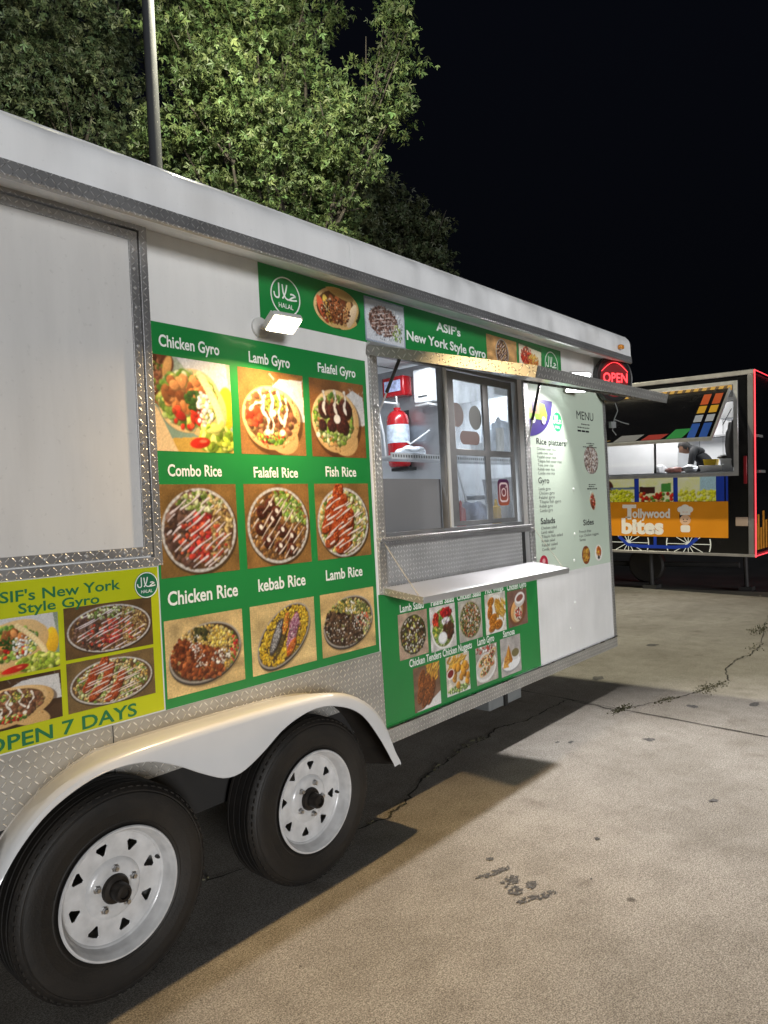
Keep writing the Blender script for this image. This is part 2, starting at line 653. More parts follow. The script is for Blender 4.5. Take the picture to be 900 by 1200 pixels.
# ------------------------------------------------------------------ painted food prints
class Pic:
    def __init__(s, asp, n, base, noise=0.05, seed=0):
        s.H = n
        s.W = max(8, int(round(n * asp)))
        s.asp = asp
        s.r = np.random.default_rng(seed)
        s.a = np.ones((s.H, s.W, 3)) * np.array(base) / 255.0
        lo = s.r.normal(0, 1, (9, 9))
        yy = np.linspace(0, 7.99, s.H)
        xx = np.linspace(0, 7.99, s.W)
        iy, ix = yy.astype(int), xx.astype(int)
        fy, fx = (yy - iy)[:, None], (xx - ix)[None, :]
        g = lo[np.ix_(iy, ix)] * (1 - fy) * (1 - fx) + lo[np.ix_(iy + 1, ix)] * fy * (1 - fx) + lo[np.ix_(iy, ix + 1)] * (1 - fy) * fx + lo[np.ix_(iy + 1, ix + 1)] * fy * fx
        s.a *= 1 + noise * g[..., None] + s.r.normal(0, noise * 0.6, (s.H, s.W, 1))

    def _bb(s, x0, x1, y0, y1):
        i0, i1 = int(max(0, math.floor(x0 * s.H))), int(min(s.W, math.ceil(x1 * s.H) + 1))
        j0, j1 = int(max(0, math.floor(y0 * s.H))), int(min(s.H, math.ceil(y1 * s.H) + 1))
        if i1 <= i0 or j1 <= j0:
            return None
        X, Y = np.meshgrid((np.arange(i0, i1) + 0.5) / s.H, (np.arange(j0, j1) + 0.5) / s.H)
        return i0, i1, j0, j1, X, Y

    def put(s, bb, al, col, shade=None):
        i0, i1, j0, j1 = bb[:4]
        c = np.array(col) / 255.0
        c = c[None, None, :] * (shade[..., None] if shade is not None else 1.0)
        t = s.a[j0:j1, i0:i1]
        s.a[j0:j1, i0:i1] = t * (1 - al[..., None]) + c * al[..., None]

    def ell(s, cx, cy, rx, ry, ang, col, al=1.0, grad=0.0):
        m = max(rx, ry) + 0.02
        bb = s._bb(cx - m, cx + m, cy - m, cy + m)
        if bb is None:
            return
        X, Y = bb[4] - cx, bb[5] - cy
        c, k = math.cos(ang), math.sin(ang)
        U, V = X * c + Y * k, -X * k + Y * c
        q = np.sqrt((U / rx) ** 2 + (V / ry) ** 2)
        e = 1.2 / (min(rx, ry) * s.H + 1e-6)
        a = np.clip((1 - q) / e + 0.5, 0, 1) * al
        sh = 1 + grad * (Y / max(ry, rx) - X / max(rx, ry)) * 0.7 if grad else None
        s.put(bb, a, col, sh)

    def seg(s, x0, y0, x1, y1, w, col, al=1.0):
        bb = s._bb(min(x0, x1) - w, max(x0, x1) + w, min(y0, y1) - w, max(y0, y1) + w)
        if bb is None:
            return
        X, Y = bb[4], bb[5]
        dx, dy = x1 - x0, y1 - y0
        t = np.clip(((X - x0) * dx + (Y - y0) * dy) / (dx * dx + dy * dy + 1e-9), 0, 1)
        d = np.hypot(X - x0 - t * dx, Y - y0 - t * dy)
        s.put(bb, np.clip((w / 2 - d) * s.H + 0.5, 0, 1) * al, col)

    def poly(s, pts, col, al=1.0):
        xs, ys = [p[0] for p in pts], [p[1] for p in pts]
        bb = s._bb(min(xs), max(xs), min(ys), max(ys))
        if bb is None:
            return
        X, Y = bb[4], bb[5]
        ins = np.zeros(X.shape, bool)
        n = len(pts)
        for i in range(n):
            (xa, ya), (xb, yb) = pts[i], pts[(i + 1) % n]
            if ya != yb:
                ins ^= ((ya > Y) != (yb > Y)) & (X < (xb - xa) * (Y - ya) / (yb - ya) + xa)
        s.put(bb, ins * al, col)

    def scatter(s, cx, cy, rx, ry, n, size, pal, where=None, elong=1.7, ang=0.0, dark=0.55):
        pal = np.array(pal, float)
        size, n = size * .64, int(n * 2.1)
        c0, k0 = math.cos(ang), math.sin(ang)
        cnt = 0
        while cnt < n:
            rr, tt = math.sqrt(s.r.random()), s.r.random() * 2 * math.pi
            ux, uy = rr * math.cos(tt), rr * math.sin(tt)
            cnt += 1
            if where is not None and not where(ux, uy):
                continue
            x = cx + (ux * rx) * c0 - (uy * ry) * k0
            y = cy + (ux * rx) * k0 + (uy * ry) * c0
            z = size * s.r.uniform(0.6, 1.35)
            a = s.r.random() * math.pi
            c = pal[s.r.integers(len(pal))] * s.r.uniform(0.78, 1.18)
            e = s.r.uniform(1.0, elong)
            s.ell(x + z * 0.25, y - z * 0.35, z * e, z, a, c * dark, 0.7)
            s.ell(x, y, z * e, z, a, np.minimum(c, 255), 1.0, 0.25)
            if s.r.random() < 0.25:
                s.ell(x - z * 0.2, y + z * 0.3, z * 0.4, z * 0.22, a, np.minimum(c * 1.3 + 8, 255), 0.7)

    def drizzle(s, cx, cy, rx, ry, k, ang, w, col=(244, 232, 226), wob=0.03, span=0.92, ell_ang=0.0):
        c, n = math.cos(ang), math.sin(ang)
        for i in range(k):
            t = (i + 0.5) / k * 2 - 1 + s.r.uniform(-0.06, 0.06)
            h = math.sqrt(max(0, 1 - t * t)) * span * s.r.uniform(0.7, 1.0)
            ph, am = s.r.uniform(0, 6.28), s.r.uniform(.3, 1.0) * wob
            m = 26
            for j in range(m + 1):
                q = -h + 2 * h * j / m
                k_ = am * math.sin(ph + q * 5.5)
                x = cx + (q * c) * rx - (t + k_) * n * rx
                y = cy + (q * n) * ry + (t + k_) * c * ry
                ww = w * (.8 + .35 * math.sin(ph * 3 + q * 9)) * .5
                if j and math.sin(ph * 7 + q * 7 + i * 2.3) > -.72:
                    s.seg(px_, py_ - w * .45, x, y - w * .45, ww * 2, (74, 42, 30), .4)
                    s.seg(px_, py_, x, y, ww * 2, np.array(col) * s.r.uniform(.92, 1.0), .95)
                px_, py_ = x, y

    def sauce(s, pts, w, col=(242, 233, 220)):
        P = [pts[0]] + list(pts) + [pts[-1]]
        ph = s.r.uniform(0, 6)
        for i in range(1, len(P) - 2):
            for k in range(9):
                t = k / 9
                q = [.5 * (2 * P[i][c] + (P[i + 1][c] - P[i - 1][c]) * t + (2 * P[i - 1][c] - 5 * P[i][c] + 4 * P[i + 1][c] - P[i + 2][c]) * t * t + (3 * P[i][c] - P[i - 1][c] - 3 * P[i + 1][c] + P[i + 2][c]) * t ** 3) for c in (0, 1)]
                ww = w * (.75 + .35 * math.sin(ph + i * 2 + t * 5)) + s.r.normal(0, w * .06)
                s.ell(q[0] + .004, q[1] - w * .35, abs(ww) * .55, abs(ww) * .5, 0, (96, 60, 40), .45)
                s.ell(q[0], q[1], abs(ww) * .55, abs(ww) * .5, 0, np.array(col) * s.r.uniform(.9, 1.02), 1)

    def foil(s, cx, cy, rx, ry, ang=0.0, rim=0.034, inner=(92, 66, 44)):
        s.ell(cx + 0.012, cy - 0.02, rx * 1.03, ry * 1.03, ang, (40, 30, 22), 0.6)
        s.ell(cx, cy, rx, ry, ang, (196, 192, 188))
        c, k = math.cos(ang), math.sin(ang)
        for i in range(84):
            t = 2 * math.pi * i / 84
            u, v = math.cos(t) * (rx - rim * 0.45), math.sin(t) * (ry - rim * 0.45)
            g = (226, 224, 220) if i % 2 else (128, 122, 116)
            s.ell(cx + u * c - v * k, cy + u * k + v * c, rim * 0.42, 0.006, t + ang, g, 0.5)
        s.ell(cx, cy, rx - rim, ry - rim, ang, inner)


GRN = [(112, 150, 48), (150, 178, 76), (78, 120, 36), (190, 205, 130), (96, 134, 60)]
LET = [(168, 180, 104), (128, 154, 66), (200, 204, 156), (100, 128, 50)]
BRN = [(92, 54, 32), (120, 74, 44), (70, 40, 26), (142, 92, 58)]
TOM = [(196, 48, 32), (214, 76, 44), (170, 36, 28)]
RICE = [(190, 152, 84), (206, 174, 106), (168, 130, 66), (214, 190, 134)]
WHT = [(238, 236, 226), (226, 222, 210), (246, 244, 240)]
ORG = [(190, 92, 36), (208, 112, 48), (162, 70, 28), (220, 134, 66)]
FRY = [(228, 176, 70), (240, 196, 92), (206, 148, 50)]
TAN = (150, 112, 62)


def d_combo(p):
    A, R, Rx = p.asp / 2, .425, .43 * p.asp
    p.foil(A, .49, .475 * p.asp, .465)
    p.scatter(A, .49, Rx, R, 260, .030, [(128, 92, 60), (100, 70, 46), (150, 116, 74)])
    p.scatter(A, .49, Rx, R, 200, .040, [(88, 62, 54), (108, 80, 68), (70, 50, 42), (124, 96, 84)], lambda x, y: x < .05 + .3 * y)
    p.scatter(A, .49, Rx, R, 300, .028, LET + [(206, 210, 170)], lambda x, y: y > .40 + .35 * abs(x - .1))
    p.scatter(A, .49, Rx, R, 190, .036, [(168, 44, 52), (190, 62, 50), (150, 36, 44), (196, 96, 70)], lambda x, y: -.22 < x - .15 * y < .30 and -.75 < y < .42)
    p.scatter(A, .49, Rx, R, 240, .018, [(190, 160, 100), (206, 182, 126), (160, 132, 76)], lambda x, y: x > .34, 3.4)
    p.scatter(A, .38, Rx * .8, R * .6, 30, .030, [(196, 90, 60), (176, 60, 44)])
    p.drizzle(A, .47, Rx, R, 12, .62, .022, (238, 226, 228))


def d_falafel_rice(p):
    A, R, Rx = p.asp / 2, .42, .43 * p.asp
    p.foil(A, .49, .47 * p.asp, .465)
    p.scatter(A, .49, Rx, R, 280, .026, [(150, 104, 58), (118, 78, 44), (172, 128, 72)])
    p.scatter(A, .49, Rx, R, 260, .028, LET + GRN, lambda x, y: y > .2 - .2 * x and x > -.1)
    for x, y in [(-.60, .42), (-.30, .62), (-.25, .18), (-.66, -.05), (.10, -.15), (-.42, -.42), (.0, -.62), (.42, -.35), (-.08, .40), (.42, -.72)]:
        cx, cy = A + x * Rx, .49 + y * R
        p.ell(cx + .012, cy - .02, .085, .08, 0, (36, 20, 12), .85)
        p.ell(cx, cy, .08, .075, 0, (84, 44, 32), 1, .35)
        p.scatter(cx, cy, .06, .055, 26, .012, [(66, 34, 24), (106, 60, 44), (78, 42, 30)])
        if p.r.random() < .7:
            p.ell(cx + .01, cy + .012, .024, .034, .6, (236, 226, 214))
    p.drizzle(A, .47, Rx, R, 10, .85, .017, (232, 218, 206))


def d_fish(p):
    A, R, Rx = p.asp / 2, .425, .43 * p.asp
    p.foil(A, .48, .47 * p.asp, .465)
    p.scatter(A, .48, Rx, R, 340, .032, LET + RICE + [(206, 210, 176)])
    for x, y, a, l in [(-.22, .92, 1.2, .17), (-.50, .50, .95, .20), (-.62, .05, .8, .19), (-.10, .52, 1.0, .19), (-.20, .05, .9, .24), (-.45, -.40, .7, .21), (.10, -.30, .9, .20), (-.05, -.72, .4, .17), (.22, .12, 1.1, .14)]:
        cx, cy = A + x * Rx, .48 + y * R
        p.ell(cx + .014, cy - .024, l, .092, a, (70, 26, 12), .85)
        p.ell(cx, cy, l, .086, a, (168, 70, 34), 1, .3)
        p.scatter(cx, cy, l * .9, .07, 60, .015, [(160, 62, 28), (190, 92, 46), (136, 50, 24), (204, 112, 62)], None, 1.6, a)
    p.drizzle(A, .46, Rx, R, 12, .45, .022, (242, 228, 222))


def oval(p, cx=None, cy=.5, rx=None, ry=.385, ang=.12):
    A = p.asp / 2 if cx is None else cx
    rx = rx or .465 * p.asp
    p.ell(A + .015, cy - .06, rx, ry, ang, (110, 90, 62), .5)
    p.ell(A, cy - .035, rx, ry, ang, (52, 46, 42))
    p.ell(A, cy - .012, rx, ry, ang, (96, 90, 84))
    p.ell(A, cy, rx, ry, ang, (160, 154, 146))
    p.ell(A, cy, rx * .955, ry * .945, ang, (74, 56, 40))
    return A, rx * .93, ry * .915


def d_chicken_rice(p):
    A, rx, ry = oval(p, ang=.15)
    p.scatter(A, .5, rx, ry, 380, .024, RICE + [(214, 170, 70)], None)
    p.scatter(A, .5, rx, ry, 240, .022, [(206, 172, 64), (220, 192, 92), (214, 200, 140)], lambda x, y: y > .1 and x > -.2)
    p.scatter(A, .5, rx, ry, 420, .034, [(142, 72, 36), (118, 56, 28), (168, 96, 54), (96, 46, 26)], lambda x, y: y < .22 - .55 * x and x < .5)
    p.scatter(A, .5, rx, ry, 160, .034, [(52, 54, 34), (36, 38, 26), (84, 84, 46)], lambda x, y: -.32 < x < .02 and y > .5)
    p.scatter(A, .5, rx, ry, 320, .018, [(222, 218, 206), (206, 200, 186)], lambda x, y: (x - .45) ** 2 + (y + .3) ** 2 < .08)
    p.scatter(A, .5, rx, ry, 240, .024, [(176, 40, 44), (196, 70, 56), (110, 130, 54)], lambda x, y: x > .74)
    p.scatter(A, .5, rx, ry, 240, .011, WHT, lambda x, y: abs(x + .25 + .2 * y) < .16 and -.5 < y < .7)


def d_kebab(p):
    for k in range(34):
        p.seg(0, k / 34, p.asp, k / 34, .006, (170, 138, 84), .35)
        p.seg(k / 34 * p.asp, 0, k / 34 * p.asp, 1, .006, (170, 138, 84), .35)
    A, rx, ry = oval(p, rx=.47 * p.asp, ry=.36, ang=.62)
    p.scatter(A, .5, rx, ry, 420, .022, [(206, 168, 40), (222, 190, 70), (188, 148, 36)], None, 1.8, .62)
    def bar(x, y, l, w, g, col, pal, top=None):
        p.ell(A + x + .015, .5 + y - .02, l, w, g, (50, 34, 20), .7)
        p.ell(A + x, .5 + y, l, w, g, col, 1, .3)
        p.scatter(A + x, .5 + y, l * .93, w * .85, 150, .015, pal, None, 1.8, g)
        if top:
            p.scatter(A + x, .5 + y, l * .85, w * .6, 70, .010, top, None, 1.7, g)
    bar(.16, .02, .31, .085, 1.2, (156, 82, 110), [(168, 96, 128), (190, 150, 160), (126, 60, 90), (206, 186, 190)])
    for r_ in (.05, .075, .10, .12):
        for q in range(9):
            p.seg(A + .20 + r_ * math.cos(q * .35), .60 + r_ * math.sin(q * .35), A + .20 + r_ * math.cos(q * .35 + .35), .60 + r_ * math.sin(q * .35 + .35), .012, (196, 160, 176) if q % 2 else (136, 66, 100))
    bar(.12, -.20, .15, .055, .9, (196, 104, 40), ORG)
    bar(-.05, .02, .33, .062, 1.15, (92, 74, 44), [(104, 84, 48), (76, 62, 36), (130, 116, 72), (90, 96, 52)])
    bar(-.16, .0, .29, .075, 1.1, (72, 68, 68), [(84, 78, 78), (60, 56, 56), (104, 100, 100)], [(196, 194, 192), (170, 168, 166)])
    bar(.035, .17, .17, .05, 1.25, (206, 130, 60), ORG + FRY)


def d_lamb_rice(p):
    A, rx, ry = oval(p, ang=.2, ry=.40)
    p.scatter(A, .5, rx, ry, 380, .024, RICE + LET)
    p.scatter(A, .5, rx, ry, 300, .024, [(112, 124, 60), (70, 78, 40), (206, 172, 80), (150, 150, 84)], lambda x, y: y > .2)
    p.scatter(A, .5, rx, ry, 480, .028, [(84, 60, 44), (64, 44, 32), (108, 82, 60), (50, 36, 26), (122, 96, 72)], lambda x, y: y < .30 - .35 * x and x < .55, 2.6)
    p.scatter(A, .5, rx, ry, 240, .022, [(214, 208, 190), (196, 100, 70), (206, 190, 150)], lambda x, y: (x - .62) ** 2 + (y + .05) ** 2 < .1)
    p.scatter(A, .5, rx, ry, 160, .018, WHT + [(222, 190, 100)], lambda x, y: (x - .1) ** 2 + (y - .6) ** 2 < .07)
    p.scatter(A, .5, rx, ry, 60, .012, WHT, lambda x, y: y < .3)


def pita(p, cx, cy, rx, ry, ang, crust=(214, 172, 112), tip=True):
    p.ell(cx + .03, cy - .05, rx * 1.04, ry * 1.04, ang, (60, 38, 20), .6)
    if tip:
        p.ell(cx + rx * .30, cy - ry * .55, rx * .62, ry * .55, ang - .5, crust, 1, .1)
    p.ell(cx, cy, rx, ry, ang, crust, 1, .12)
    p.ell(cx - rx * .1, cy + ry * .12, rx * .95, ry * .93, ang, (226, 188, 132), 1, .1)
    p.scatter(cx, cy, rx * .97, ry * .97, 70, .014, [(196, 148, 88), (226, 190, 136), (178, 124, 66)], lambda x, y: x * x + y * y > .78, 2)
    p.ell(cx - rx * .08, cy + ry * .06, rx * .84, ry * .83, ang, (104, 70, 42))


def paper(p, pts):
    p.poly(pts, (206, 204, 202))
    xs = [q[0] for q in pts]; ys = [q[1] for q in pts]
    for _ in range(26):
        x, y = p.r.uniform(min(xs), max(xs)), p.r.uniform(min(ys), max(ys))
        a = p.r.uniform(0, 3.1)
        g = p.r.integers(150, 245)
        p.seg(x, y, x + .09 * math.cos(a), y + .09 * math.sin(a), .014, (g, g, g), .55)


def d_chicken_gyro(p):
    a = p.asp
    p.ell(.5 * a, .42, .62 * a, .36, 0, (128, 150, 130))
    p.poly([(0, 0), (a, 0), (a, .2), (0, .12)], (200, 158, 72))
    p.ell(.08 * a, .9, .2, .16, .4, (112, 62, 40), 1, .3)
    p.scatter(.06 * a, .72, .12, .26, 70, .03, [(126, 70, 46), (156, 98, 66), (96, 56, 36), (112, 130, 52)])
    p.ell(.19 * a, .88, .05, .13, -.3, (220, 160, 92), 1, .3)
    paper(p, [(.3 * a, 1), (.95 * a, 1), (.98 * a, .6), (.8 * a, .5)])
    p.ell(.93 * a, .5, .12, .24, 0, (240, 184, 40), 1, .2)
    p.poly([(0, 0), (.28 * a, 0), (.05 * a, .45), (0, .5)], (226, 192, 142))
    p.ell(.46 * a, .54, .40 * a, .33, .35, (60, 40, 20), .5)
    p.ell(.62 * a, .48, .30 * a, .34, .5, (222, 182, 122), 1, .1)
    p.ell(.46 * a, .55, .40 * a, .34, .35, (226, 188, 130), 1, .1)
    p.scatter(.44 * a, .56, .35 * a, .30, 240, .046, GRN + LET + [(206, 204, 96), (150, 176, 70)], None, 1.8)
    p.scatter(.42 * a, .62, .28 * a, .18, 30, .065, [(184, 110, 58), (206, 136, 78), (150, 80, 40)], None, 1.6)
    p.scatter(.38 * a, .36, .2 * a, .1, 5, .055, TOM, None, 1.5)
    p.scatter(.60 * a, .42, .08 * a, .1, 3, .055, TOM, None, 1.5)
    p.scatter(.50 * a, .56, .10 * a, .1, 26, .028, [(58, 96, 36), (40, 74, 26)])
    p.scatter(.64 * a, .46, .1 * a, .2, 34, .028, WHT + [(232, 210, 120)])
    for k in range(16):
        t = k / 15
        p.ell((.60 + .26 * math.sin(t * 1.6)) * a, .84 - .62 * t, .05, .05, 0, (236, 204, 152), 1, .15)
    p.scatter(.80 * a, .15, .22 * a, .14, 110, .050, [(150, 170, 54), (186, 196, 70), (206, 210, 110), (120, 150, 44)], None, 2.2)
    p.ell(.56 * a, .10, .13 * a, .06, .15, (196, 40, 26), 1, .3)
    p.ell(.60 * a, .12, .05, .018, .1, (240, 130, 90), .8)


def d_lamb_gyro(p):
    a = p.asp
    paper(p, [(.50 * a, .82), (.62 * a, .92), (.98 * a, .93), (1.0 * a, .42), (.82 * a, .42)])
    pita(p, .49 * a, .43, .435 * a, .37, .12)
    cx, cy = .45 * a, .46
    p.scatter(cx, cy, .36 * a, .30, 190, .050, [(140, 92, 64), (112, 72, 50), (160, 112, 82), (126, 80, 54), (96, 60, 42), (150, 126, 78)], None, 1.6)
    p.scatter(.20 * a, .46, .10 * a, .12, 22, .050, [(196, 84, 50), (206, 104, 60), (176, 62, 40)])
    p.scatter(.46 * a, .20, .2 * a, .07, 30, .030, GRN + TOM + [(214, 196, 120)])
    p.scatter(.52 * a, .62, .2 * a, .1, 24, .026, [(206, 190, 90), (120, 146, 60)])
    for pts in [[(.16, .52), (.24, .60), (.34, .62), (.38, .70)], [(.30, .74), (.36, .62), (.34, .52), (.42, .42), (.40, .32)], [(.46, .76), (.50, .64), (.46, .50), (.50, .36), (.46, .26)], [(.58, .76), (.62, .62), (.58, .50), (.64, .38)], [(.70, .68), (.72, .54), (.68, .44), (.66, .34)]]:
        p.sauce([(q[0] * a, q[1]) for q in pts], .040)
    for x, y in ((.63, .27), (.40, .27), (.5, .5)):
        p.ell(x * a, y, .045, .038, .3, (238, 228, 212))


def d_falafel_gyro(p):
    a = p.asp
    paper(p, [(.62 * a, .80), (.78 * a, .90), (.98 * a, .82), (1.0 * a, .45), (.84 * a, .42)])
    pita(p, .46 * a, .46, .42 * a, .40, .28)
    p.scatter(.42 * a, .49, .35 * a, .33, 200, .036, LET + GRN + [(196, 150, 90), (150, 100, 60), (204, 190, 140)], None, 1.7)
    for x, y, r in [(.24, .62, .11), (.42, .60, .125), (.62, .64, .13), (.56, .42, .125), (.36, .42, .08), (.20, .42, .07)]:
        p.ell(x * a + .014, y - .025, r, r, 0, (34, 18, 12), .85)
        p.ell(x * a, y, r * .95, r * .95, 0, (78, 38, 30), 1, .35)
        p.scatter(x * a, y, r * .75, r * .75, 34, .014, [(62, 30, 24), (100, 54, 44), (72, 38, 32)])
    for x, y in ((.24, .84), (.44, .86), (.62, .86)):
        p.sauce([(x * a, y), (x * a + .02, y - .1), (x * a - .01, y - .2), (x * a + .03, y - .30)], .040)
    p.ell(.47 * a, .50, .06, .06, 0, (240, 232, 222))
    p.ell(.12 * a, .28, .035, .035, 0, (240, 232, 222))
    p.scatter(.45 * a, .26, .18 * a, .05, 24, .03, LET + [(196, 120, 60)])


def salad(pal, accents):
    def f(p):
        a = p.asp
        p.ell(.5 * a, .5, .47 * a, .46, 0, (176, 160, 140))
        p.ell(.5 * a, .5, .44 * a, .43, 0, (70, 66, 44))
        p.scatter(.5 * a, .5, .43 * a, .42, 420, .030, pal, None, 1.8)
        for pl, n, sz in accents:
            p.scatter(.5 * a, .5, .4 * a, .4, n, sz, pl, None, 1.6)
    return f


d_lamb_salad = salad([(60, 72, 30), (90, 96, 44), (70, 48, 30), (46, 40, 24)], [([(112, 76, 50), (84, 54, 36)], 60, .035), (WHT, 34, .026), ([(196, 190, 90)], 14, .035)])
d_chicken_salad = salad([(96, 112, 52), (130, 140, 74), (80, 66, 40), (176, 166, 110)], [([(196, 150, 96), (170, 120, 72)], 60, .03), (TOM, 34, .022), (WHT, 46, .024), ([(54, 64, 32)], 40, .024)])


def d_falafel_salad(p):
    a = p.asp
    p.ell(.5 * a, .48, .46 * a, .47, 0, (236, 234, 230))
    p.ell(.5 * a, .49, .42 * a, .43, 0, (120, 120, 60))
    p.scatter(.5 * a, .5, .4 * a, .41, 320, .034, LET + GRN)
    p.scatter(.62 * a, .82, .22 * a, .1, 40, .045, [(176, 30, 36), (204, 50, 46), (150, 24, 30)])
    p.scatter(.22 * a, .68, .10 * a, .16, 30, .05, TOM)
    p.scatter(.62 * a, .62, .16 * a, .08, 26, .04, [(206, 190, 204), (170, 120, 160)] + WHT)
    p.scatter(.7 * a, .40, .2 * a, .2, 30, .055, [(104, 62, 40), (80, 46, 30)])
    p.scatter(.2 * a, .45, .1 * a, .1, 20, .04, [(226, 206, 90), (110, 150, 50)])
    p.ell(.46 * a, .26, .17, .14, 0, (214, 214, 214))
    p.ell(.46 * a, .27, .14, .11, 0, (248, 248, 246))


def fries(p, x0, x1, y0, y1, n, tilt=.9):
    for _ in range(n):
        x, y = p.r.uniform(x0, x1) * p.asp, p.r.uniform(y0, y1)
        a = tilt + p.r.normal(0, .35)
        l = p.r.uniform(.12, .22)
        c = np.array(FRY[p.r.integers(3)]) * p.r.uniform(.85, 1.1)
        p.seg(x, y - .012, x + l * math.cos(a), y + l * math.sin(a) - .012, .04, (120, 74, 20), .7)
        p.seg(x, y, x + l * math.cos(a), y + l * math.sin(a), .034, np.minimum(c, 255))


def d_wings(p):
    a = p.asp
    p.ell(.5 * a, .45, .5 * a, .5, 0, (232, 228, 222))
    fries(p, .45, .85, .45, .85, 60, -.9)
    for x, y, r, g in [(.28, .8, .16, .4), (.22, .55, .18, 1.2), (.35, .35, .2, .5), (.6, .2, .2, .1), (.3, .15, .16, .3)]:
        p.ell(x * a + .01, y - .02, r, r * .6, g, (90, 50, 14), .8)
        p.ell(x * a, y, r, r * .58, g, (198, 122, 36), 1, .3)
        p.scatter(x * a, y, r * .8, r * .4, 34, .018, [(182, 104, 28), (216, 146, 60), (150, 80, 22)], None, 1.5, g)


def d_cup_gyro(p):
    a = p.asp
    p.ell(.5 * a, .4, .46 * a, .36, .3, (120, 76, 52))
    p.ell(.46 * a, .42, .33 * a, .3, .6, (200, 148, 92), 1, .25)
    p.ell(.5 * a, .34, .22 * a, .22, .4, (214, 196, 160))
    p.scatter(.52 * a, .34, .16 * a, .17, 40, .035, TOM + [(110, 50, 40)] + WHT)
    p.ell(.62 * a, .72, .27 * a, .2, .2, (206, 200, 194))
    p.ell(.62 * a, .76, .24 * a, .15, .2, (240, 238, 234))
    p.ell(.62 * a, .76, .18 * a, .09, .2, (150, 90, 76))


def d_tenders(p):
    a = p.asp
    p.poly([(0, 0), (a, 0), (a, .3), (.3 * a, .02)], (226, 224, 220))
    fries(p, .5, .9, .55, .95, 50, 1.2)
    for x, y, r, g in [(.3, .72, .22, 1.1), (.5, .55, .26, 1.3), (.25, .4, .24, 1.2), (.6, .3, .24, 1.0), (.4, .2, .18, .8), (.72, .5, .18, 1.4)]:
        p.ell(x * a + .012, y - .02, r, r * .5, g, (60, 26, 8), .8)
        p.ell(x * a, y, r, r * .48, g, (146, 82, 34), 1, .3)
        p.scatter(x * a, y, r * .9, r * .42, 60, .018, [(128, 68, 26), (172, 104, 50), (98, 50, 20)], None, 1.5, g)


def d_nuggets(p):
    a = p.asp
    p.poly([(0, 0), (a, 0), (a, .12), (0, .1)], (226, 224, 220))
    fries(p, .05, .8, .65, .9, 60, .6)
    p.scatter(.5 * a, .12, .46 * a, .08, 60, .03, GRN)
    for _ in range(20):
        x, y = p.r.uniform(.32, .92) * a, p.r.uniform(.2, .72)
        p.ell(x + .01, y - .02, .10, .085, p.r.random() * 3, (120, 66, 12), .8)
        p.ell(x, y, .098, .082, p.r.random() * 3, np.array((216, 150, 48)) * p.r.uniform(.85, 1.1), 1, .3)
    p.ell(.18 * a, .55, .16 * a, .13, .3, (240, 232, 226))
    p.ell(.18 * a, .56, .13 * a, .095, .3, (130, 24, 24))


def d_plate_gyro(p):
    a = p.asp
    p.scatter(.5 * a, .9, .5 * a, .1, 40, .04, TOM + WHT + [(150, 130, 110)])
    p.ell(.45 * a, .42, .5 * a, .38, .25, (226, 224, 220))
    p.ell(.45 * a, .45, .44 * a, .33, .25, (206, 200, 194))
    for x, y, g in [(.35, .6, .4), (.6, .52, -.2), (.4, .32, .3), (.72, .7, .6)]:
        p.ell(x * a, y, .26 * a, .12, g, (222, 178, 118), 1, .2)
        p.scatter(x * a, y, .2 * a, .09, 44, .026, BRN + GRN + TOM + WHT, None, 1.6, g)


def d_samosa(p):
    a = p.asp
    p.ell(.5 * a, .28, .46 * a, .22, .05, (150, 150, 150))
    p.ell(.5 * a, .31, .44 * a, .2, .05, (238, 238, 238))
    p.ell(.72 * a, .5, .22 * a, .15, 0, (214, 214, 212))
    p.ell(.72 * a, .54, .19 * a, .11, 0, (120, 110, 70))
    p.poly([(.12 * a, .28), (.55 * a, .32), (.4 * a, .8)], (212, 150, 58))
    p.poly([(.4 * a, .3), (.58 * a, .36), (.4 * a, .8)], (176, 112, 36))
    p.poly([(.08 * a, .22), (.38 * a, .2), (.2 * a, .52)], (226, 168, 76))
    p.scatter(.3 * a, .4, .12 * a, .12, 20, .015, ORG + FRY)


def d_wrap_open(p):
    a = p.asp
    pita(p, .5 * a, .5, .46 * a, .46, .2, (214, 176, 112))
    for k in range(7):
        t = (k - 3) / 3
        p.ell((.5 + .3 * t) * a, .48 - .08 * abs(t), .07 * a, .34, -t * .5, [(206, 96, 62), (226, 178, 80), (150, 84, 48), (180, 104, 60), (112, 60, 36), (196, 150, 96), (222, 196, 160)][k], 1, .3)
    p.scatter(.46 * a, .42, .3 * a, .3, 150, .025, BRN + [(196, 120, 70)] + [(222, 206, 170)], None, 2)
    p.ell(.56 * a, .88, .3 * a, .12, -.2, (206, 166, 100), 1, .2)


def d_tray(p):
    a = p.asp
    p.poly([(.03 * a, .05), (.97 * a, .02), (.99 * a, .97), (.02 * a, .95)], (206, 210, 216))
    p.scatter(.5 * a, .5, .44 * a, .4, 120, .03, [(226, 230, 234), (176, 182, 190)], lambda x, y: x * x + y * y > .6)
    p.scatter(.46 * a, .52, .36 * a, .33, 330, .030, [(110, 76, 62), (80, 50, 40), (150, 116, 104), (186, 160, 150)], None, 1.8)
    p.scatter(.8 * a, .3, .12 * a, .2, 40, .025, GRN + WHT)
    p.drizzle(.46 * a, .5, .34 * a, .32, 7, .3, .016)


def d_tray_fries(p):
    a = p.asp
    p.poly([(.02 * a, .1), (.95 * a, .02), (.98 * a, .85), (.04 * a, .95)], (226, 216, 190))
    p.scatter(.35 * a, .55, .25 * a, .35, 120, .04, TOM + [(206, 110, 70), (150, 60, 40)])
    fries(p, .4, .8, .15, .6, 60, .8)
    p.scatter(.6 * a, .3, .3 * a, .2, 40, .03, [(236, 140, 60)] + TOM)


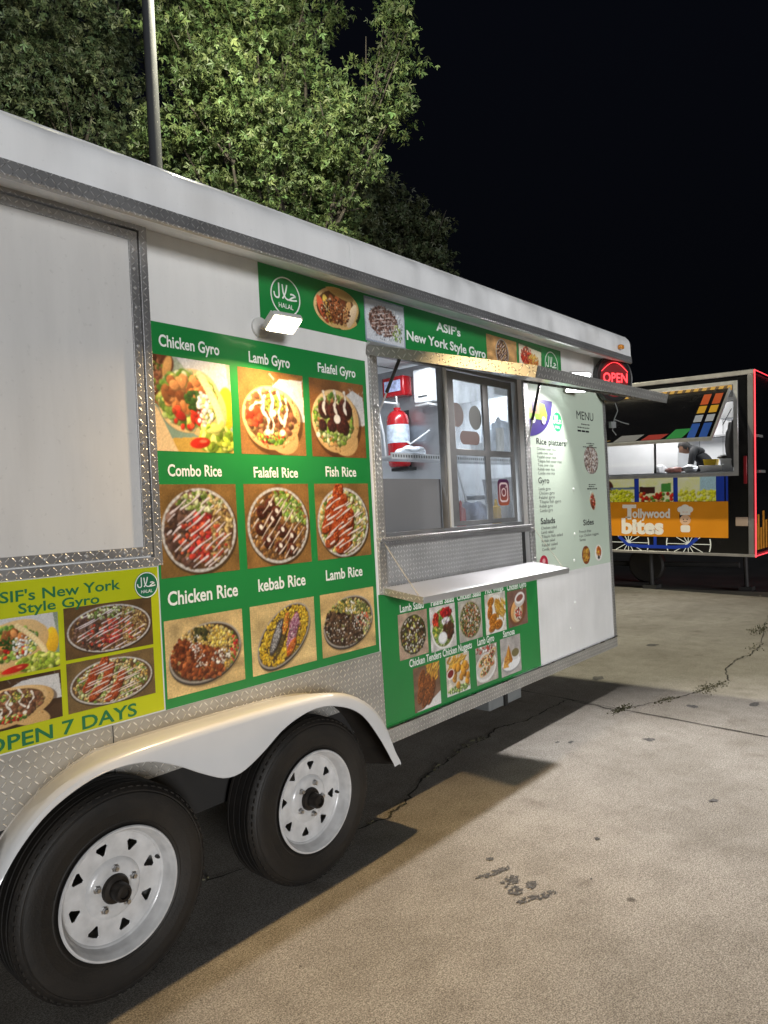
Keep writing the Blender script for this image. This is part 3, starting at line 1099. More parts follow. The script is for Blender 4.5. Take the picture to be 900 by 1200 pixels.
def d_produce(kind):
    def f(p):
        a = p.asp
        if kind == 'corn':
            p.ell(.2 * a, .65, .25, .3, .5, (70, 40, 34))
            p.poly([(.3 * a, .5), (a, .52), (a, .62), (.3 * a, .6)], (90, 110, 130))
            p.scatter(.5 * a, .2, .5 * a, .32, 160, .05, [(206, 206, 30), (226, 224, 70), (176, 180, 20)], None, 1.6)
        elif kind == 'tomato':
            p.poly([(0, .3), (.48 * a, .35), (.48 * a, .6), (.02 * a, .62)], (60, 34, 30))
            p.poly([(.66 * a, .4), (.94 * a, .4), (.94 * a, .75), (.66 * a, .72)], (66, 130, 56))
            for _ in range(46):
                x, y = p.r.uniform(0, a), p.r.uniform(.02, .34)
                c = [(206, 40, 26), (226, 110, 40), (236, 180, 110), (150, 30, 22), (90, 130, 50)][p.r.integers(5)]
                p.ell(x, y, .075, .075, 0, np.array(c) * .6)
                p.ell(x, y + .008, .068, .068, 0, c, 1, .35)
        else:
            p.poly([(.58 * a, .4), (a, .45), (a, 1), (.58 * a, 1)], (150, 180, 190))
            for _ in range(90):
                x, y = p.r.uniform(0, a), p.r.uniform(.02, .42)
                p.ell(x, y, .065, .055, p.r.random() * 3, (120, 116, 16))
                p.ell(x, y + .008, .058, .05, p.r.random() * 3, [(232, 226, 60), (214, 206, 40), (240, 236, 110)][p.r.integers(3)], 1, .3)
    return f


def photo(fr, a0, a1, b0, b1, d, paint, base, parent, label, n=96, seed=0, cut=None, noise=0.09, name='dish_photo', gain=1.0):
    asp = (a1 - a0) / (b1 - b0)
    p = Pic(asp, n, base, noise, seed)
    paint(p)
    img = p.a * gain
    grey = img.mean(axis=2, keepdims=True)
    img = grey + (img - grey) * .98
    img = img * (1 + p.r.normal(0, .05, img.shape[:2] + (1,))) * 1.04
    img = np.clip(img, 0, 1)
    lin = np.where(img <= 0.04045, img / 12.92, ((img + 0.055) / 1.055) ** 2.4) * 0.86
    H, W = img.shape[:2]
    xs = np.linspace(a0, a1, W + 1)
    ys = np.linspace(b0, b1, H + 1)
    # nearest texel at each of the grid's corners, averaged with its neighbours
    pad = np.pad(lin, ((1, 1), (1, 1), (0, 0)), 'edge')
    vc = (pad[:-1, :-1] + pad[1:, :-1] + pad[:-1, 1:] + pad[1:, 1:]) / 4
    X, Y = np.meshgrid(xs, ys)
    o, u, v, nn = np.array(fr.o), np.array(fr.u), np.array(fr.v), np.array(fr.n)
    co = o + X[..., None] * u + Y[..., None] * v + d * nn
    idx = np.arange((H + 1) * (W + 1)).reshape(H + 1, W + 1)
    fc = np.stack([idx[:-1, :-1], idx[:-1, 1:], idx[1:, 1:], idx[1:, :-1]], -1).reshape(-1, 4)
    if cut is not None:
        cx, cy = (np.arange(W) + .5) / W, (np.arange(H) + .5) / H
        CX, CY = np.meshgrid(cx, cy)
        fc = fc[cut(CX, CY).ravel()]
    me = bpy.data.meshes.new(name)
    me.from_pydata(co.reshape(-1, 3), [], fc.tolist())
    at = me.color_attributes.new('Col', 'FLOAT_COLOR', 'POINT')
    rgba = np.ones(((H + 1) * (W + 1), 4))
    rgba[:, :3] = vc.reshape(-1, 3)
    at.data.foreach_set('color', rgba.ravel())
    me.materials.append(PHOTO)
    me.update()
    o = bpy.data.objects.new(name, me)
    attach(o, parent)
    o['label'] = label
    return o


# ================================================================== SETTING: ground
def concrete_mat():
    m, nt, b = newmat('concrete')
    tc = nt.nodes.new('ShaderNodeTexCoord')
    def noise(scale, detail=6, rough=0.6):
        n = nt.nodes.new('ShaderNodeTexNoise')
        n.inputs['Scale'].default_value = scale
        n.inputs['Detail'].default_value = detail
        n.inputs['Roughness'].default_value = rough
        nt.links.new(tc.outputs['Object'], n.inputs['Vector'])
        return n.outputs['Fac']
    def ramp(f, p0, p1, c0, c1):
        r = nt.nodes.new('ShaderNodeValToRGB')
        r.color_ramp.elements[0].position, r.color_ramp.elements[1].position = p0, p1
        r.color_ramp.elements[0].color, r.color_ramp.elements[1].color = c0 + (1,), c1 + (1,)
        nt.links.new(f, r.inputs[0])
        return r.outputs[0]
    def mul(a, b_, fac=1.0):
        x = nt.nodes.new('ShaderNodeMix')
        x.data_type = 'RGBA'
        x.blend_type = 'MULTIPLY'
        x.inputs[0].default_value = fac
        nt.links.new(a, x.inputs[6])
        nt.links.new(b_, x.inputs[7])
        return x.outputs[2]
    c = ramp(noise(0.9, 8, 0.62), 0.3, 0.72, (0.335, 0.314, 0.285), (0.465, 0.442, 0.408))
    c = mul(c, ramp(noise(7, 6, 0.7), 0.3, 0.6, (0.80, 0.79, 0.77), (1, 1, 1)))
    c = mul(c, ramp(noise(190, 2, 0.6), 0.38, 0.62, (0.50, 0.49, 0.475), (1.30, 1.29, 1.27)))
    c = mul(c, ramp(noise(75, 4, 0.75), 0.38, 0.60, (0.72, 0.715, 0.70), (1.08, 1.08, 1.08)))
    c = mul(c, ramp(noise(2.3, 4, 0.5), 0.28, 0.36, (0.72, 0.70, 0.68), (1, 1, 1)))
    c = mul(c, ramp(noise(0.45, 5, 0.6), 0.36, 0.60, (0.86, 0.85, 0.82), (1.04, 1.04, 1.04)))
    c = mul(c, ramp(noise(3.1, 9, 0.72), 0.34, 0.50, (0.84, 0.835, 0.82), (1, 1, 1)))
    v = nt.nodes.new('ShaderNodeTexVoronoi')
    v.inputs['Scale'].default_value = 1.6
    nt.links.new(tc.outputs['Object'], v.inputs['Vector'])
    c = mul(c, ramp(v.outputs['Distance'], 0.018, 0.035, (0.35, 0.33, 0.31), (1, 1, 1)))
    v3 = nt.nodes.new('ShaderNodeTexVoronoi')
    v3.inputs['Scale'].default_value = 26
    nt.links.new(tc.outputs['Object'], v3.inputs['Vector'])
    c = mul(c, ramp(v3.outputs['Distance'], 0.05, 0.11, (0.66, 0.65, 0.64), (1, 1, 1)))
    v2 = nt.nodes.new('ShaderNodeTexVoronoi')
    v2.inputs['Scale'].default_value = 5.5
    nt.links.new(tc.outputs['Object'], v2.inputs['Vector'])
    c = mul(c, ramp(v2.outputs['Distance'], 0.02, 0.05, (0.55, 0.54, 0.53), (1, 1, 1)))
    nt.links.new(c, b.inputs['Base Color'])
    b.inputs['Roughness'].default_value = 0.85
    bp = nt.nodes.new('ShaderNodeBump')
    bp.inputs['Strength'].default_value = 0.35
    bp.inputs['Distance'].default_value = 0.004
    nt.links.new(math_node(nt, 'ADD', noise(130, 4, 0.7), math_node(nt, 'MULTIPLY', noise(12, 3), 0.6)), bp.inputs['Height'])
    nt.links.new(bp.outputs[0], b.inputs['Normal'])
    return m


CONC = concrete_mat()
ASPH = mat('asphalt', (0.045, 0.044, 0.043), 0.85, 0, 0.5, 1.5, 0.8, 60)
CRACK = mat('crack_dirt', (0.050, 0.045, 0.037), 0.95, 0, 0.5, 30)
TAR = mat('tar_smear', (0.115, 0.11, 0.105), 0.8, 0, 0.75, 70, 0.3, 150)

g = MB().add([(-60, -60, -0.006), (90, -60, -0.006), (90, 90, -0.006), (-60, 90, -0.006)], [(0, 1, 2, 3)]).build('ground', ASPH)
setprops(g, 'dark rough asphalt beyond the concrete slab', 'ground', kind='structure')
# the slab ends along a slightly skewed line just short of the black trailer
ex = lambda y: 11.72 + 0.30 * y
g = MB().add([(-14, -16, 0), (ex(-16), -16, 0), (ex(0), 0, 0), (ex(12), 12, 0), (-14, 12, 0)], [(0, 1, 2, 3, 4)]).build('pavement', CONC)
setprops(g, 'stained concrete parking slab under the white trailer', 'pavement', kind='structure')


def crack_mesh(pts, w, seed, jit=0.02, sub=9):
    rr = random.Random(seed)
    P = []
    for i in range(len(pts) - 1):
        (x0, y0), (x1, y1) = pts[i], pts[i + 1]
        for k in range(sub):
            t = k / sub
            P.append((x0 + (x1 - x0) * t + rr.uniform(-jit, jit), y0 + (y1 - y0) * t + rr.uniform(-jit, jit)))
    P.append(pts[-1])
    mb = MB()
    ribbon(GF, P, [w * rr.uniform(0.35, 1.6) for _ in P], 0.004, mb)
    return mb, P


GF = Fr((0, 0, 0), (1, 0, 0), (0, 1, 0))
crA = [(11.3, -0.1), (9.9, -0.2), (9.0, -0.36), (8.09, -0.55), (7.52, -0.58), (7.27, -0.53), (6.78, -0.55), (6.39, -0.68), (6.21, -0.64), (5.94, -0.59), (5.67, -0.51), (5.48, -0.42), (5.3, -0.35), (5.11, -0.25)]
crB = [(5.11, -0.25), (5.2, 0.19), (4.92, 0.19), (4.54, 0.19), (4.31, 0.27), (4.07, 0.22), (3.85, 0.24), (3.56, 0.18), (3.29, 0.14), (2.94, 0.01), (2.71, -0.04), (2.3, 0.05), (1.8, 0.2)]
jnt = [(5.75, 4.0), (5.27, 0.61), (5.01, -1.29), (4.6, -4.3), (3.2, -14)]
weedpts = []
for pts, w, sd, ji in ((crA, 0.009, 3, 0.012), (crB, 0.010, 4, 0.014), (jnt, 0.010, 5, 0.003)):
    mb, P = crack_mesh(pts, w, sd, ji)
    o = mb.build('pavement_crack', CRACK)
    setprops(o, {3: 'thin jagged crack running away from the joint to the asphalt edge', 4: 'wandering crack in the concrete under the white trailer', 5: 'straight saw-cut joint across the concrete slab'}[sd], 'crack', kind='structure')
    weedpts.append(P)

# tar smears at the lower middle of the slab
rr = random.Random(5)
mb = MB()
for (x, y, l, w, ang) in [(2.555, -0.772, 0.16, 0.035, -0.35), (2.62, -0.795, 0.07, 0.03, -0.3), (2.56, -0.868, 0.075, 0.06, 0.2), (2.575, -0.955, 0.065, 0.05, -0.2), (2.492, -0.925, 0.075, 0.055, 0.0), (2.455, -0.99, 0.09, 0.03, -0.35), (2.53, -1.035, 0.12, 0.035, -0.4), (2.51, -0.849, 0.02, 0.016, 0), (2.50, -0.875, 0.02, 0.018, 0)]:
    for j in range(max(5, int(l * w * 9000))):
        q, t0 = math.sqrt(rr.random()), rr.uniform(0, 6.28)
        u0_, v0_ = q * math.cos(t0) * l / 2, q * math.sin(t0) * w / 2
        cx_, cy_ = x + u0_ * math.cos(ang) - v0_ * math.sin(ang), y + u0_ * math.sin(ang) + v0_ * math.cos(ang)
        sz = rr.uniform(.002, .0075)
        fdisc(GF, [(cx_ + sz * rr.uniform(.5, 1.4) * math.cos(2 * math.pi * k / 9 + ang) * 1.5, cy_ + sz * rr.uniform(.5, 1.3) * math.sin(2 * math.pi * k / 9 + ang)) for k in range(9)], 0.003 + j * 2e-6, mb)
o = mb.build('tar_marks', TAR)
setprops(o, 'cluster of small grey tar smears on the open concrete', 'stain', kind='structure')
mb = MB()
for (x, y, s) in [(5.74, -1.04, .06), (3.82, -1.3, .028), (5.96, 0.28, .08), (5.48, -0.68, .05), (4.58, -0.69, .04), (4.28, -0.29, .025), (4.23, -0.22, .025), (2.75, -1.13, .008), (2.657, -0.697, .018), (3.1, -1.0, .016), (6.9, -1.0, .07), (7.6, 0.4, .09)]:
    n = 14
    q = [rr.uniform(0.6, 1.2) for _ in range(n)]
    e = rr.uniform(0.5, 1.0)
    fdisc(GF, [(x + s * q[k] * math.cos(2 * math.pi * k / n), y + s * e * q[k] * math.sin(2 * math.pi * k / n)) for k in range(n)], 0.003, mb)
o = mb.build('oil_spots', TAR)
setprops(o, 'scattered dark oil spots and gum marks on the concrete', 'stain', kind='structure')

# weeds in the cracks
WEED = mat('weed_leaf', (0.085, 0.080, 0.040), 0.7, 0, 0.4, 20)
mb = MB()
rr = random.Random(9)


def tuft(x, y, n, spread, h):
    for _ in range(n):
        px, py = x + rr.gauss(0, spread), y + rr.gauss(0, spread * 0.35)
        a, l, w = rr.uniform(0, 6.28), rr.uniform(0.4, 1.0) * h, rr.uniform(0.003, 0.007)
        dx, dy = math.cos(a), math.sin(a)
        lean = rr.uniform(0.2, 0.9) * l
        p0 = (px - dy * w, py + dx * w, 0.002)
        p1 = (px + dy * w, py - dx * w, 0.002)
        p2 = (px + dx * lean * .5 + dy * w, py + dy * lean * .5 - dx * w, l * .7)
        p3 = (px + dx * lean, py + dy * lean, l * rr.uniform(0.5, 0.95))
        p4 = (px + dx * lean * .5 - dy * w, py + dy * lean * .5 + dx * w, l * .7)
        mb.add([p0, p1, p2, p3, p4], [(0, 1, 2, 4), (4, 2, 3)])


for (x, y, n, s, h) in [(5.13, -0.27, 150, .07, .018), (5.55, -0.45, 60, .07, .016), (6.05, -0.61, 150, .10, .018), (6.25, -0.66, 50, .06, .016), (8.95, -0.35, 160, .16, .03), (7.9, -0.56, 30, .12, .02), (3.9, 0.24, 30, .08, .014)]:
    tuft(x, y, n, s, h)
for P in weedpts[:2]:
    for x, y in P:
        if rr.random() < 0.12:
            tuft(x, y, 6, .018, .013)
o = mb.build('crack_weeds', WEED, recalc=False)
setprops(o, 'dry green weeds growing in the concrete cracks', 'weeds', kind='stuff')

# ================================================================== WHITE FOOD TRAILER
W = Fr((0, 0, 0), (1, 0, 0), (0, 0, 1))          # its side wall: a = x, b = z, d = out towards the viewer
FT = thing('food_trailer', 'white food trailer covered in green menu banners with its serving window open', 'food trailer', (2.1, 1.05, 0))
rz = lambda x: 0.008 * (x - 2.5)

wall = cutplate(W, rect(-1.5, 5.75, 0.43, 2.745), [rect(2.862, 4.39, 1.15, 2.43)], -0.04, 0, 'side_wall', WHITE, FT)
mb = MB()
mb.box(-1.5, 5.75, 2.1, 2.14, 0.44, 2.75).box(5.71, 5.749, 0.041, 2.099, 0.44, 2.74).box(-1.499, -1.46, 0.041, 2.099, 0.44, 2.74).box(-1.45, 5.70, 0.041, 2.099, 0.441, 0.48)
mb.build('body_shell', INNERW, FT)


def roof_piece(x0, x1, name='roof'):
    prof = [(-.001, 2.708), (-.194, 2.657), (-.200, 2.664), (-.200, 2.800), (-.1985, 2.818), (-.193, 2.838), (-.183, 2.856), (-.170, 2.871), (-.153, 2.883), (-.134, 2.891), (-.11, 2.894), (-.02, 2.899), (1.0, 2.93), (2.10, 2.90), (2.28, 2.86), (2.30, 2.66), (2.15, 2.76), (-.001, 2.76)]
    m = MB()
    n = max(2, int((x1 - x0) / 0.4))
    m.loops([[(x0 + (x1 - x0) * k / n, y, z + rz(x0 + (x1 - x0) * k / n)) for y, z in prof] for k in range(n + 1)])
    return m.build(name, ROOFW, FT, smooth=True, angle=28)


roof_piece(-1.6, 2.4885)
roof_piece(2.4915, 5.87)
m = MB()
prof = [(-.2005, 2.710), (-.2065, 2.708), (-.2075, 2.661), (-.204, 2.656), (-.194, 2.6525), (-.194, 2.6565), (-.2005, 2.660)]
m.loops([[(x, y, z + rz(x)) for y, z in prof] for x in (-1.6, 2.4, 5.872)])
m.build('roof_trim', TREADS, FT)
m = MB()
m.tube([(x, -.158, 2.874 + rz(x)) for x in (-1.6, 5.87)], .007)
m.build('roof_edge_bead', ROOFW, FT, smooth=True)

# closed window cover at the left
cutplate(W, rect(-.16, 1.525, 1.398, 2.706), [rect(-.127, 1.492, 1.431, 2.673)], 0, .032, 'cover_frame', TREADS, FT, .002)
cv = cutplate(W, rect(-.119, 1.484, 1.439, 2.665), [], .0, .022, 'window_cover', COVERW, FT, .002)
cutplate(W, rect(-.119, 1.484, 1.439, 2.665), [rect(-.086, 1.450, 1.473, 2.631)], .0225, .031, 'cover_trim', TREADS, cv, .0015)
m = MB()
m.lathe((0, 0, 0), (0, -1, 0), [(.006, 0), (.005, .002), (.001, .003)], 8)
rv = m.build('rivet', LIGHTAL, cv, loc=(0, 0, 0))
spots = [(-.08 + k * .0725, z) for k in range(22) for z in (1.456, 2.648)] + [(1.467, 1.5 + k * .073) for k in range(16)]
for k, (x, z) in enumerate(spots):
    q = rv if k == 0 else rv.copy()
    if k:
        COL.objects.link(q)
    q.location = (x, -.031, z)

# banners ----------------------------------------------------------
BD, PD, TD = .003, .0035, .0039
bn = cutplate(W, rect(1.523, 2.778, .838, 2.345), [], .0002, BD, 'menu_banner', GREEN, FT)
bn['label'] = 'green banner with nine dish photos'
cols = [(1.532, 1.908), (1.950, 2.330), (2.370, 2.752)]
rows = [(1.840, 2.217), (1.343, 1.709), (.877, 1.178)]
TANB = (142, 104, 56)
dish = [[('chicken gyro', d_chicken_gyro, (150, 160, 140)), ('lamb gyro', d_lamb_gyro, (150, 106, 60)), ('falafel gyro', d_falafel_gyro, (132, 86, 46))],
        [('combo rice', d_combo, (132, 98, 52)), ('falafel rice', d_falafel_rice, (136, 98, 52)), ('fish rice', d_fish, (140, 104, 58))],
        [('chicken rice', d_chicken_rice, (206, 176, 120)), ('kebab rice', d_kebab, (206, 180, 126)), ('lamb rice', d_lamb_rice, (204, 172, 116))]]
for r in range(3):
    for c in range(3):
        nm, fn, base = dish[r][c]
        photo(W, cols[c][0], cols[c][1], rows[r][0], rows[r][1], PD, fn, base, bn, 'photo of ' + nm, 112, 10 * r + c)
for s, a0, a1, b, cap in [('Chicken Gyro', 1.572, 1.859, 2.252, .046), ('Lamb Gyro', 2.015, 2.254, 2.245, .047), ('Falafel Gyro', 2.434, 2.700, 2.250, .045), ('Combo Rice', 1.583, 1.840, 1.742, .046), ('Falafel Rice', 2.010, 2.270, 1.739, .045), ('Fish Rice', 2.451, 2.668, 1.745, .048), ('Chicken Rice', 1.554, 1.892, 1.236, .054), ('kebab Rice', 2.003, 2.283, 1.239, .053), ('Lamb Rice', 2.417, 2.677, 1.243, .050)]:
    text(W, s, a0, a1, b, cap, TD, LETW, bn, .022)

yb = cutplate(W, rect(.755, 1.516, .842, 1.392), [], .0002, BD, 'offer_banner', YELLOW, FT)
yb['label'] = 'yellow banner with four dish photos'
for nm, fn, base, x0, x1, z0, z1, sd in [('chicken gyro on lettuce', d_chicken_gyro, (150, 160, 140), .79, 1.125, 1.086, 1.273, 41), ('combo rice tray', d_combo, (96, 72, 44), 1.145, 1.483, 1.100, 1.280, 42), ('lamb gyro in foil', d_lamb_gyro, (74, 52, 34), .79, 1.125, .914, 1.075, 43), ('fish rice tray', d_fish, (110, 88, 56), 1.145, 1.482, .914, 1.088, 44)]:
    photo(W, x0, x1, z0, z1, PD, fn, base, yb, 'photo of ' + nm, 96, sd)
text(W, "ASIF's New York", .893, 1.360, 1.3245, .036, TD, LETG, yb, .016)
text(W, 'Style Gyro', .996, 1.277, 1.283, .033, TD, LETG, yb, .016)
text(W, 'OPEN 7 DAYS', .868, 1.401, .850, .046, TD, LETG, yb, .018)
halal(W, 1.466, 1.327, .050, TD, yb, LETG)

tb = cutplate(W, rect(2.095, 5.0, 2.447, 2.702), [], .0002, BD, 'roof_banner', GREEN, FT)
tb['label'] = 'long green banner below the roof'
halal(W, 2.250, 2.575, .094, TD, tb)
photo(W, 2.42, 2.765, 2.478, 2.690, PD, d_wrap_open, (20, 105, 55), tb, 'photo of open gyro wrap', 96, 51, lambda x, y: ((x - .5) / .49) ** 2 + ((y - .5) / .49) ** 2 < 1)
photo(W, 2.794, 3.125, 2.456, 2.690, PD, d_tray, (150, 160, 176), tb, 'photo of meat tray', 96, 52)
photo(W, 3.965, 4.345, 2.475, 2.674, PD, lambda p: (p.foil(p.asp / 2, .5, .40, .46), p.scatter(p.asp / 2, .5, .33, .38, 200, .03, BRN + [(226, 180, 110)]), p.drizzle(p.asp / 2, .5, .32, .38, 8, .6, .025)), (196, 150, 96), tb, 'photo of rice bowl', 80, 53)
photo(W, 4.365, 4.70, 2.478, 2.680, PD, d_tray_fries, (60, 110, 60), tb, 'photo of fries tray', 80, 54)
text(W, "ASIF's", 3.423, 3.672, 2.608, .050, TD, LETW, tb, .026)
text(W, 'New York Style Gyro', 3.139, 3.947, 2.511, .053, TD, LETW, tb, .026)
halal(W, 4.845, 2.575, .105, TD, tb)

lb = cutplate(W, [(2.792, .432), (4.462, .432), (4.462, 1.128), (2.792, 1.128)], [], .0002, BD, 'side_dish_banner', GREEN, FT)
lb['label'] = 'lower green banner with nine small dish photos'
small = [('lamb salad', d_lamb_salad, (176, 150, 130), 2.937, 3.192, .757, 1.004), ('falafel salad', d_falafel_salad, (206, 200, 196), 3.217, 3.466, .750, 1.004), ('chicken salad', d_chicken_salad, (186, 180, 170), 3.498, 3.748, .755, 1.002), ('hot wings with fries', d_wings, (206, 200, 190), 3.788, 4.032, .755, 1.008), ('chicken gyro with sauce cup', d_cup_gyro, (124, 92, 80), 4.058, 4.31, .757, .996),
         ('chicken tenders', d_tenders, (120, 90, 70), 3.043, 3.285, .451, .694), ('chicken nuggets', d_nuggets, (206, 196, 180), 3.347, 3.586, .468, .696), ('lamb gyro plate', d_plate_gyro, (176, 166, 156), 3.657, 3.903, .466, .695), ('samosa', d_samosa, (176, 170, 166), 3.943, 4.195, .458, .703)]
for k, (nm, fn, base, x0, x1, z0, z1) in enumerate(small):
    photo(W, x0, x1, z0, z1, PD, fn, base, lb, 'photo of ' + nm, 80, 60 + k)
for s, a0, a1, b, cap in [('Lamb Salad', 2.958, 3.166, 1.014, .040), ('Falafel Salad', 3.234, 3.458, 1.012, .040), ('Chicken Salad', 3.491, 3.747, 1.011, .040), ('Hot Wings', 3.80, 4.015, 1.014, .040), ('Chicken Gyro', 4.06, 4.31, 1.004, .040), ('Chicken Tenders', 3.015, 3.307, .708, .041), ('Chicken Nuggets', 3.322, 3.622, .708, .041), ('Lamb Gyro', 3.684, 3.875, .709, .042), ('Samosa', 3.983, 4.129, .711, .040)]:
    text(W, s, a0, a1, b, cap, TD, LETW, lb, .022)

# menu board --------------------------------------------------------
mn = cutplate(W, rect(4.456, 5.709, 1.050, 2.44), [], .0002, BD, 'menu_board', MENUW, FT)
mn['label'] = 'pale menu board'
PURP = mat('purple_print', (0.055, 0.035, 0.22), 0.35, 0, 0.08)
LIME = mat('lime_print', (0.36, 0.62, 0.05), 0.35, 0, 0.06)
PEACH = mat('orange_print', (0.80, 0.42, 0.18), 0.35, 0, 0.06)
LGRN = mat('bright_green_print', (0.02, 0.42, 0.12), 0.35, 0, 0.06)
LRED = mat('red_print', (0.42, 0.02, 0.05), 0.35, 0, 0.06)
mb = MB()
fdisc(W, [(4.458, 2.315)] + [(4.82, 2.305)] + bez((4.82, 2.305), (4.80, 2.06), (4.458, 2.035), 14), .0045, mb, 0)
fdisc(W, [(4.47, 2.16), (4.72, 2.16), (4.735, 2.20), (4.70, 2.275), (4.62, 2.285), (4.62, 2.20), (4.47, 2.20)], .0055, mb, 1)
fdisc(W, [(4.465, 2.20), (4.62, 2.20), (4.62, 2.300), (4.465, 2.305)], .006, mb, 2)
fdisc(W, [(4.515, 2.215), (4.575, 2.215), (4.575, 2.285), (4.515, 2.285)], .0065, mb, 0)
for x in (4.525, 4.675):
    fdisc(W, circ(x, 2.158, .030, .028, 18), .007, mb, 3)
o = mb.build('truck_emblem', [PURP, LIME, PEACH, LETW], mn, recalc=False)
halal(W, 4.888, 2.160, .082, .0035, mn, LGRN)
text(W, 'MENU', 5.217, 5.520, 2.206, .064, TD, LETK, mn, 0)
for s, a0, a1, b, cap, mt in [('our kitchen', 5.292, 5.447, 2.165, .011, LETGR), ('fresh every day to order', 5.223, 5.434, 2.138, .011, LETGR), ('hot and fresh', 5.22, 5.424, 2.108, .017, LETK), ('combo over rice', 5.367, 5.515, 2.018, .010, LETGR), ('falafel', 5.41, 5.48, 2.004, .009, LETGR), ('chicken gyro lamb gyro', 5.302, 5.554, 1.988, .010, LETGR), ('lamb gyro', 5.36, 5.47, 1.683, .010, LETGR), ('white sauce', 5.35, 5.49, 1.660, .010, LETK)]:
    pass
def mline(s, a0, b, cap, m, w, bold=0.0):
    text(W, s, a0, a0 + w, b, cap, TD, m, mn, bold, 'menu_line')
for (x0, x1, b, h) in [(5.292, 5.447, 2.165, .010), (5.223, 5.434, 2.138, .010), (5.367, 5.515, 2.018, .009), (5.41, 5.49, 2.003, .009), (5.302, 5.554, 1.988, .009), (5.37, 5.50, 1.690, .009), (5.37, 5.47, 1.674, .009), (5.34, 5.52, 1.655, .012)]:
    mb = MB()
    x = x0
    while x < x1:
        w = rr.uniform(.012, .035)
        fdisc(W, rect(x, min(x + w, x1), b, b + h * rr.uniform(.7, 1.0)), TD, mb)
        x += w + .006
    mb.build('fine_print', LETGR, mn, recalc=False)
mb = MB()
for x in (5.222, 5.295, 5.365):
    fdisc(W, rect(x, x + .06, 2.108, 2.122), TD, mb)
mb.build('fine_print', LETK, mn, recalc=False)
mline('Rice platters', 4.558, 1.985, .043, LETK, .449, .010)
for k, s in enumerate(['Chicken over rice', 'Lamb over rice', 'Falafel over rice', 'Tilapia fish over rice', 'Tuna over rice', 'Kebab over rice', 'Combo over rice']):
    mline(s, 4.560, 1.943 - k * .0290, .0205, LETGR, .0166 * len(s))
mline('Gyro', 4.556, 1.706, .042, LETK, .160, .004)
for k, s in enumerate(['Lamb gyro', 'Chicken gyro', 'Falafel gyro', 'Tilapia fish gyro', 'Kebab gyro', 'Combo gyro']):
    mline(s, 4.557, 1.657 - k * .0309, .0215, LETGR, .0193 * len(s))
mline('Salads', 4.560, 1.417, .041, LETK, .216, .016)
for k, s in enumerate(['Chicken salad', 'Lamb salad', 'Tilapia fish salad', 'Kebab salad', 'Falafel salad', 'Combo salad']):
    mline(s, 4.560, 1.378 - k * .0306, .0205, LETGR, .0180 * len(s), .004)
mline('Sides', 5.238, 1.376, .044, LETK, .189, .016)
for k, s in enumerate(['French fries', '6 pc Chicken nuggets', 'Samosa']):
    mline(s, 5.160, 1.320 - k * .0315, .020, LETGR, .0175 * len(s), .002)
elc = lambda x, y: ((x - .5) / .49) ** 2 + ((y - .5) / .49) ** 2 < 1
MB_ = (196, 208, 192)
photo(W, 5.305, 5.575, 1.775, 2.005, PD, lambda p: (p.ell(p.asp / 2, .5, .5 * p.asp, .5, 0, (120, 100, 96)), p.scatter(p.asp / 2, .5, .46 * p.asp, .46, 240, .035, [(150, 120, 104), (190, 170, 160), (120, 84, 66)] + WHT)), MB_, mn, 'photo of rice bowl', 56, 81, elc)
photo(W, 5.355, 5.505, 1.487, 1.645, PD, lambda p: (p.ell(.5 * p.asp, .45, .36, .47, -.35, (206, 170, 130)), p.scatter(.5 * p.asp, .43, .26, .38, 130, .04, BRN + [(226, 206, 190)] + TOM)), MB_, mn, 'photo of wrapped gyro', 56, 82, lambda x, y: ((x - .5) * .9 + (y - .45) * .25) ** 2 / .10 + (y - .5) ** 2 / .24 < 1)
photo(W, 5.186, 5.333, 1.071, 1.217, PD, lambda p: (p.ell(p.asp / 2, .5, .5 * p.asp, .5, 0, (130, 70, 40)), fries(p, .1, .8, .1, .75, 60)), MB_, mn, 'photo of fries', 56, 83, elc)
photo(W, 5.418, 5.561, 1.078, 1.211, PD, lambda p: (p.ell(p.asp / 2, .5, .5 * p.asp, .5, 0, (236, 232, 226)), p.scatter(p.asp * .52, .6, .3, .25, 34, .09, ORG + FRY), p.ell(.5 * p.asp, .22, .16, .1, 0, (40, 34, 34))), MB_, mn, 'photo of nuggets', 56, 84, elc)
mb = MB()
fdisc(W, [(4.514, 1.10), (4.634, 1.10)] + [(4.574 + .06 * math.cos(rad(t)), 1.145 + .05 * math.sin(rad(t))) for t in range(0, 181, 15)], .0045, mb, 0)
fdisc(W, circ(4.574, 1.155, .022, .018, 14), .0055, mb, 1)
mb.build('red_badge', [LRED, mat('pink_print', (.7, .35, .35), .4)], mn, recalc=False)
for x, z in [(5.02, 2.02), (5.10, 1.66), (5.08, 1.32), (5.05, 1.12), (5.03, .80), (4.93, .62)]:
    m = MB()
    m.lathe((x, -.003, z), (0, -1, 0), [(.011, 0), (.010, .003), (.004, .006), (.0005, .0065)], 10)
    m.build('screw_cap', LETW, FT, smooth=True)

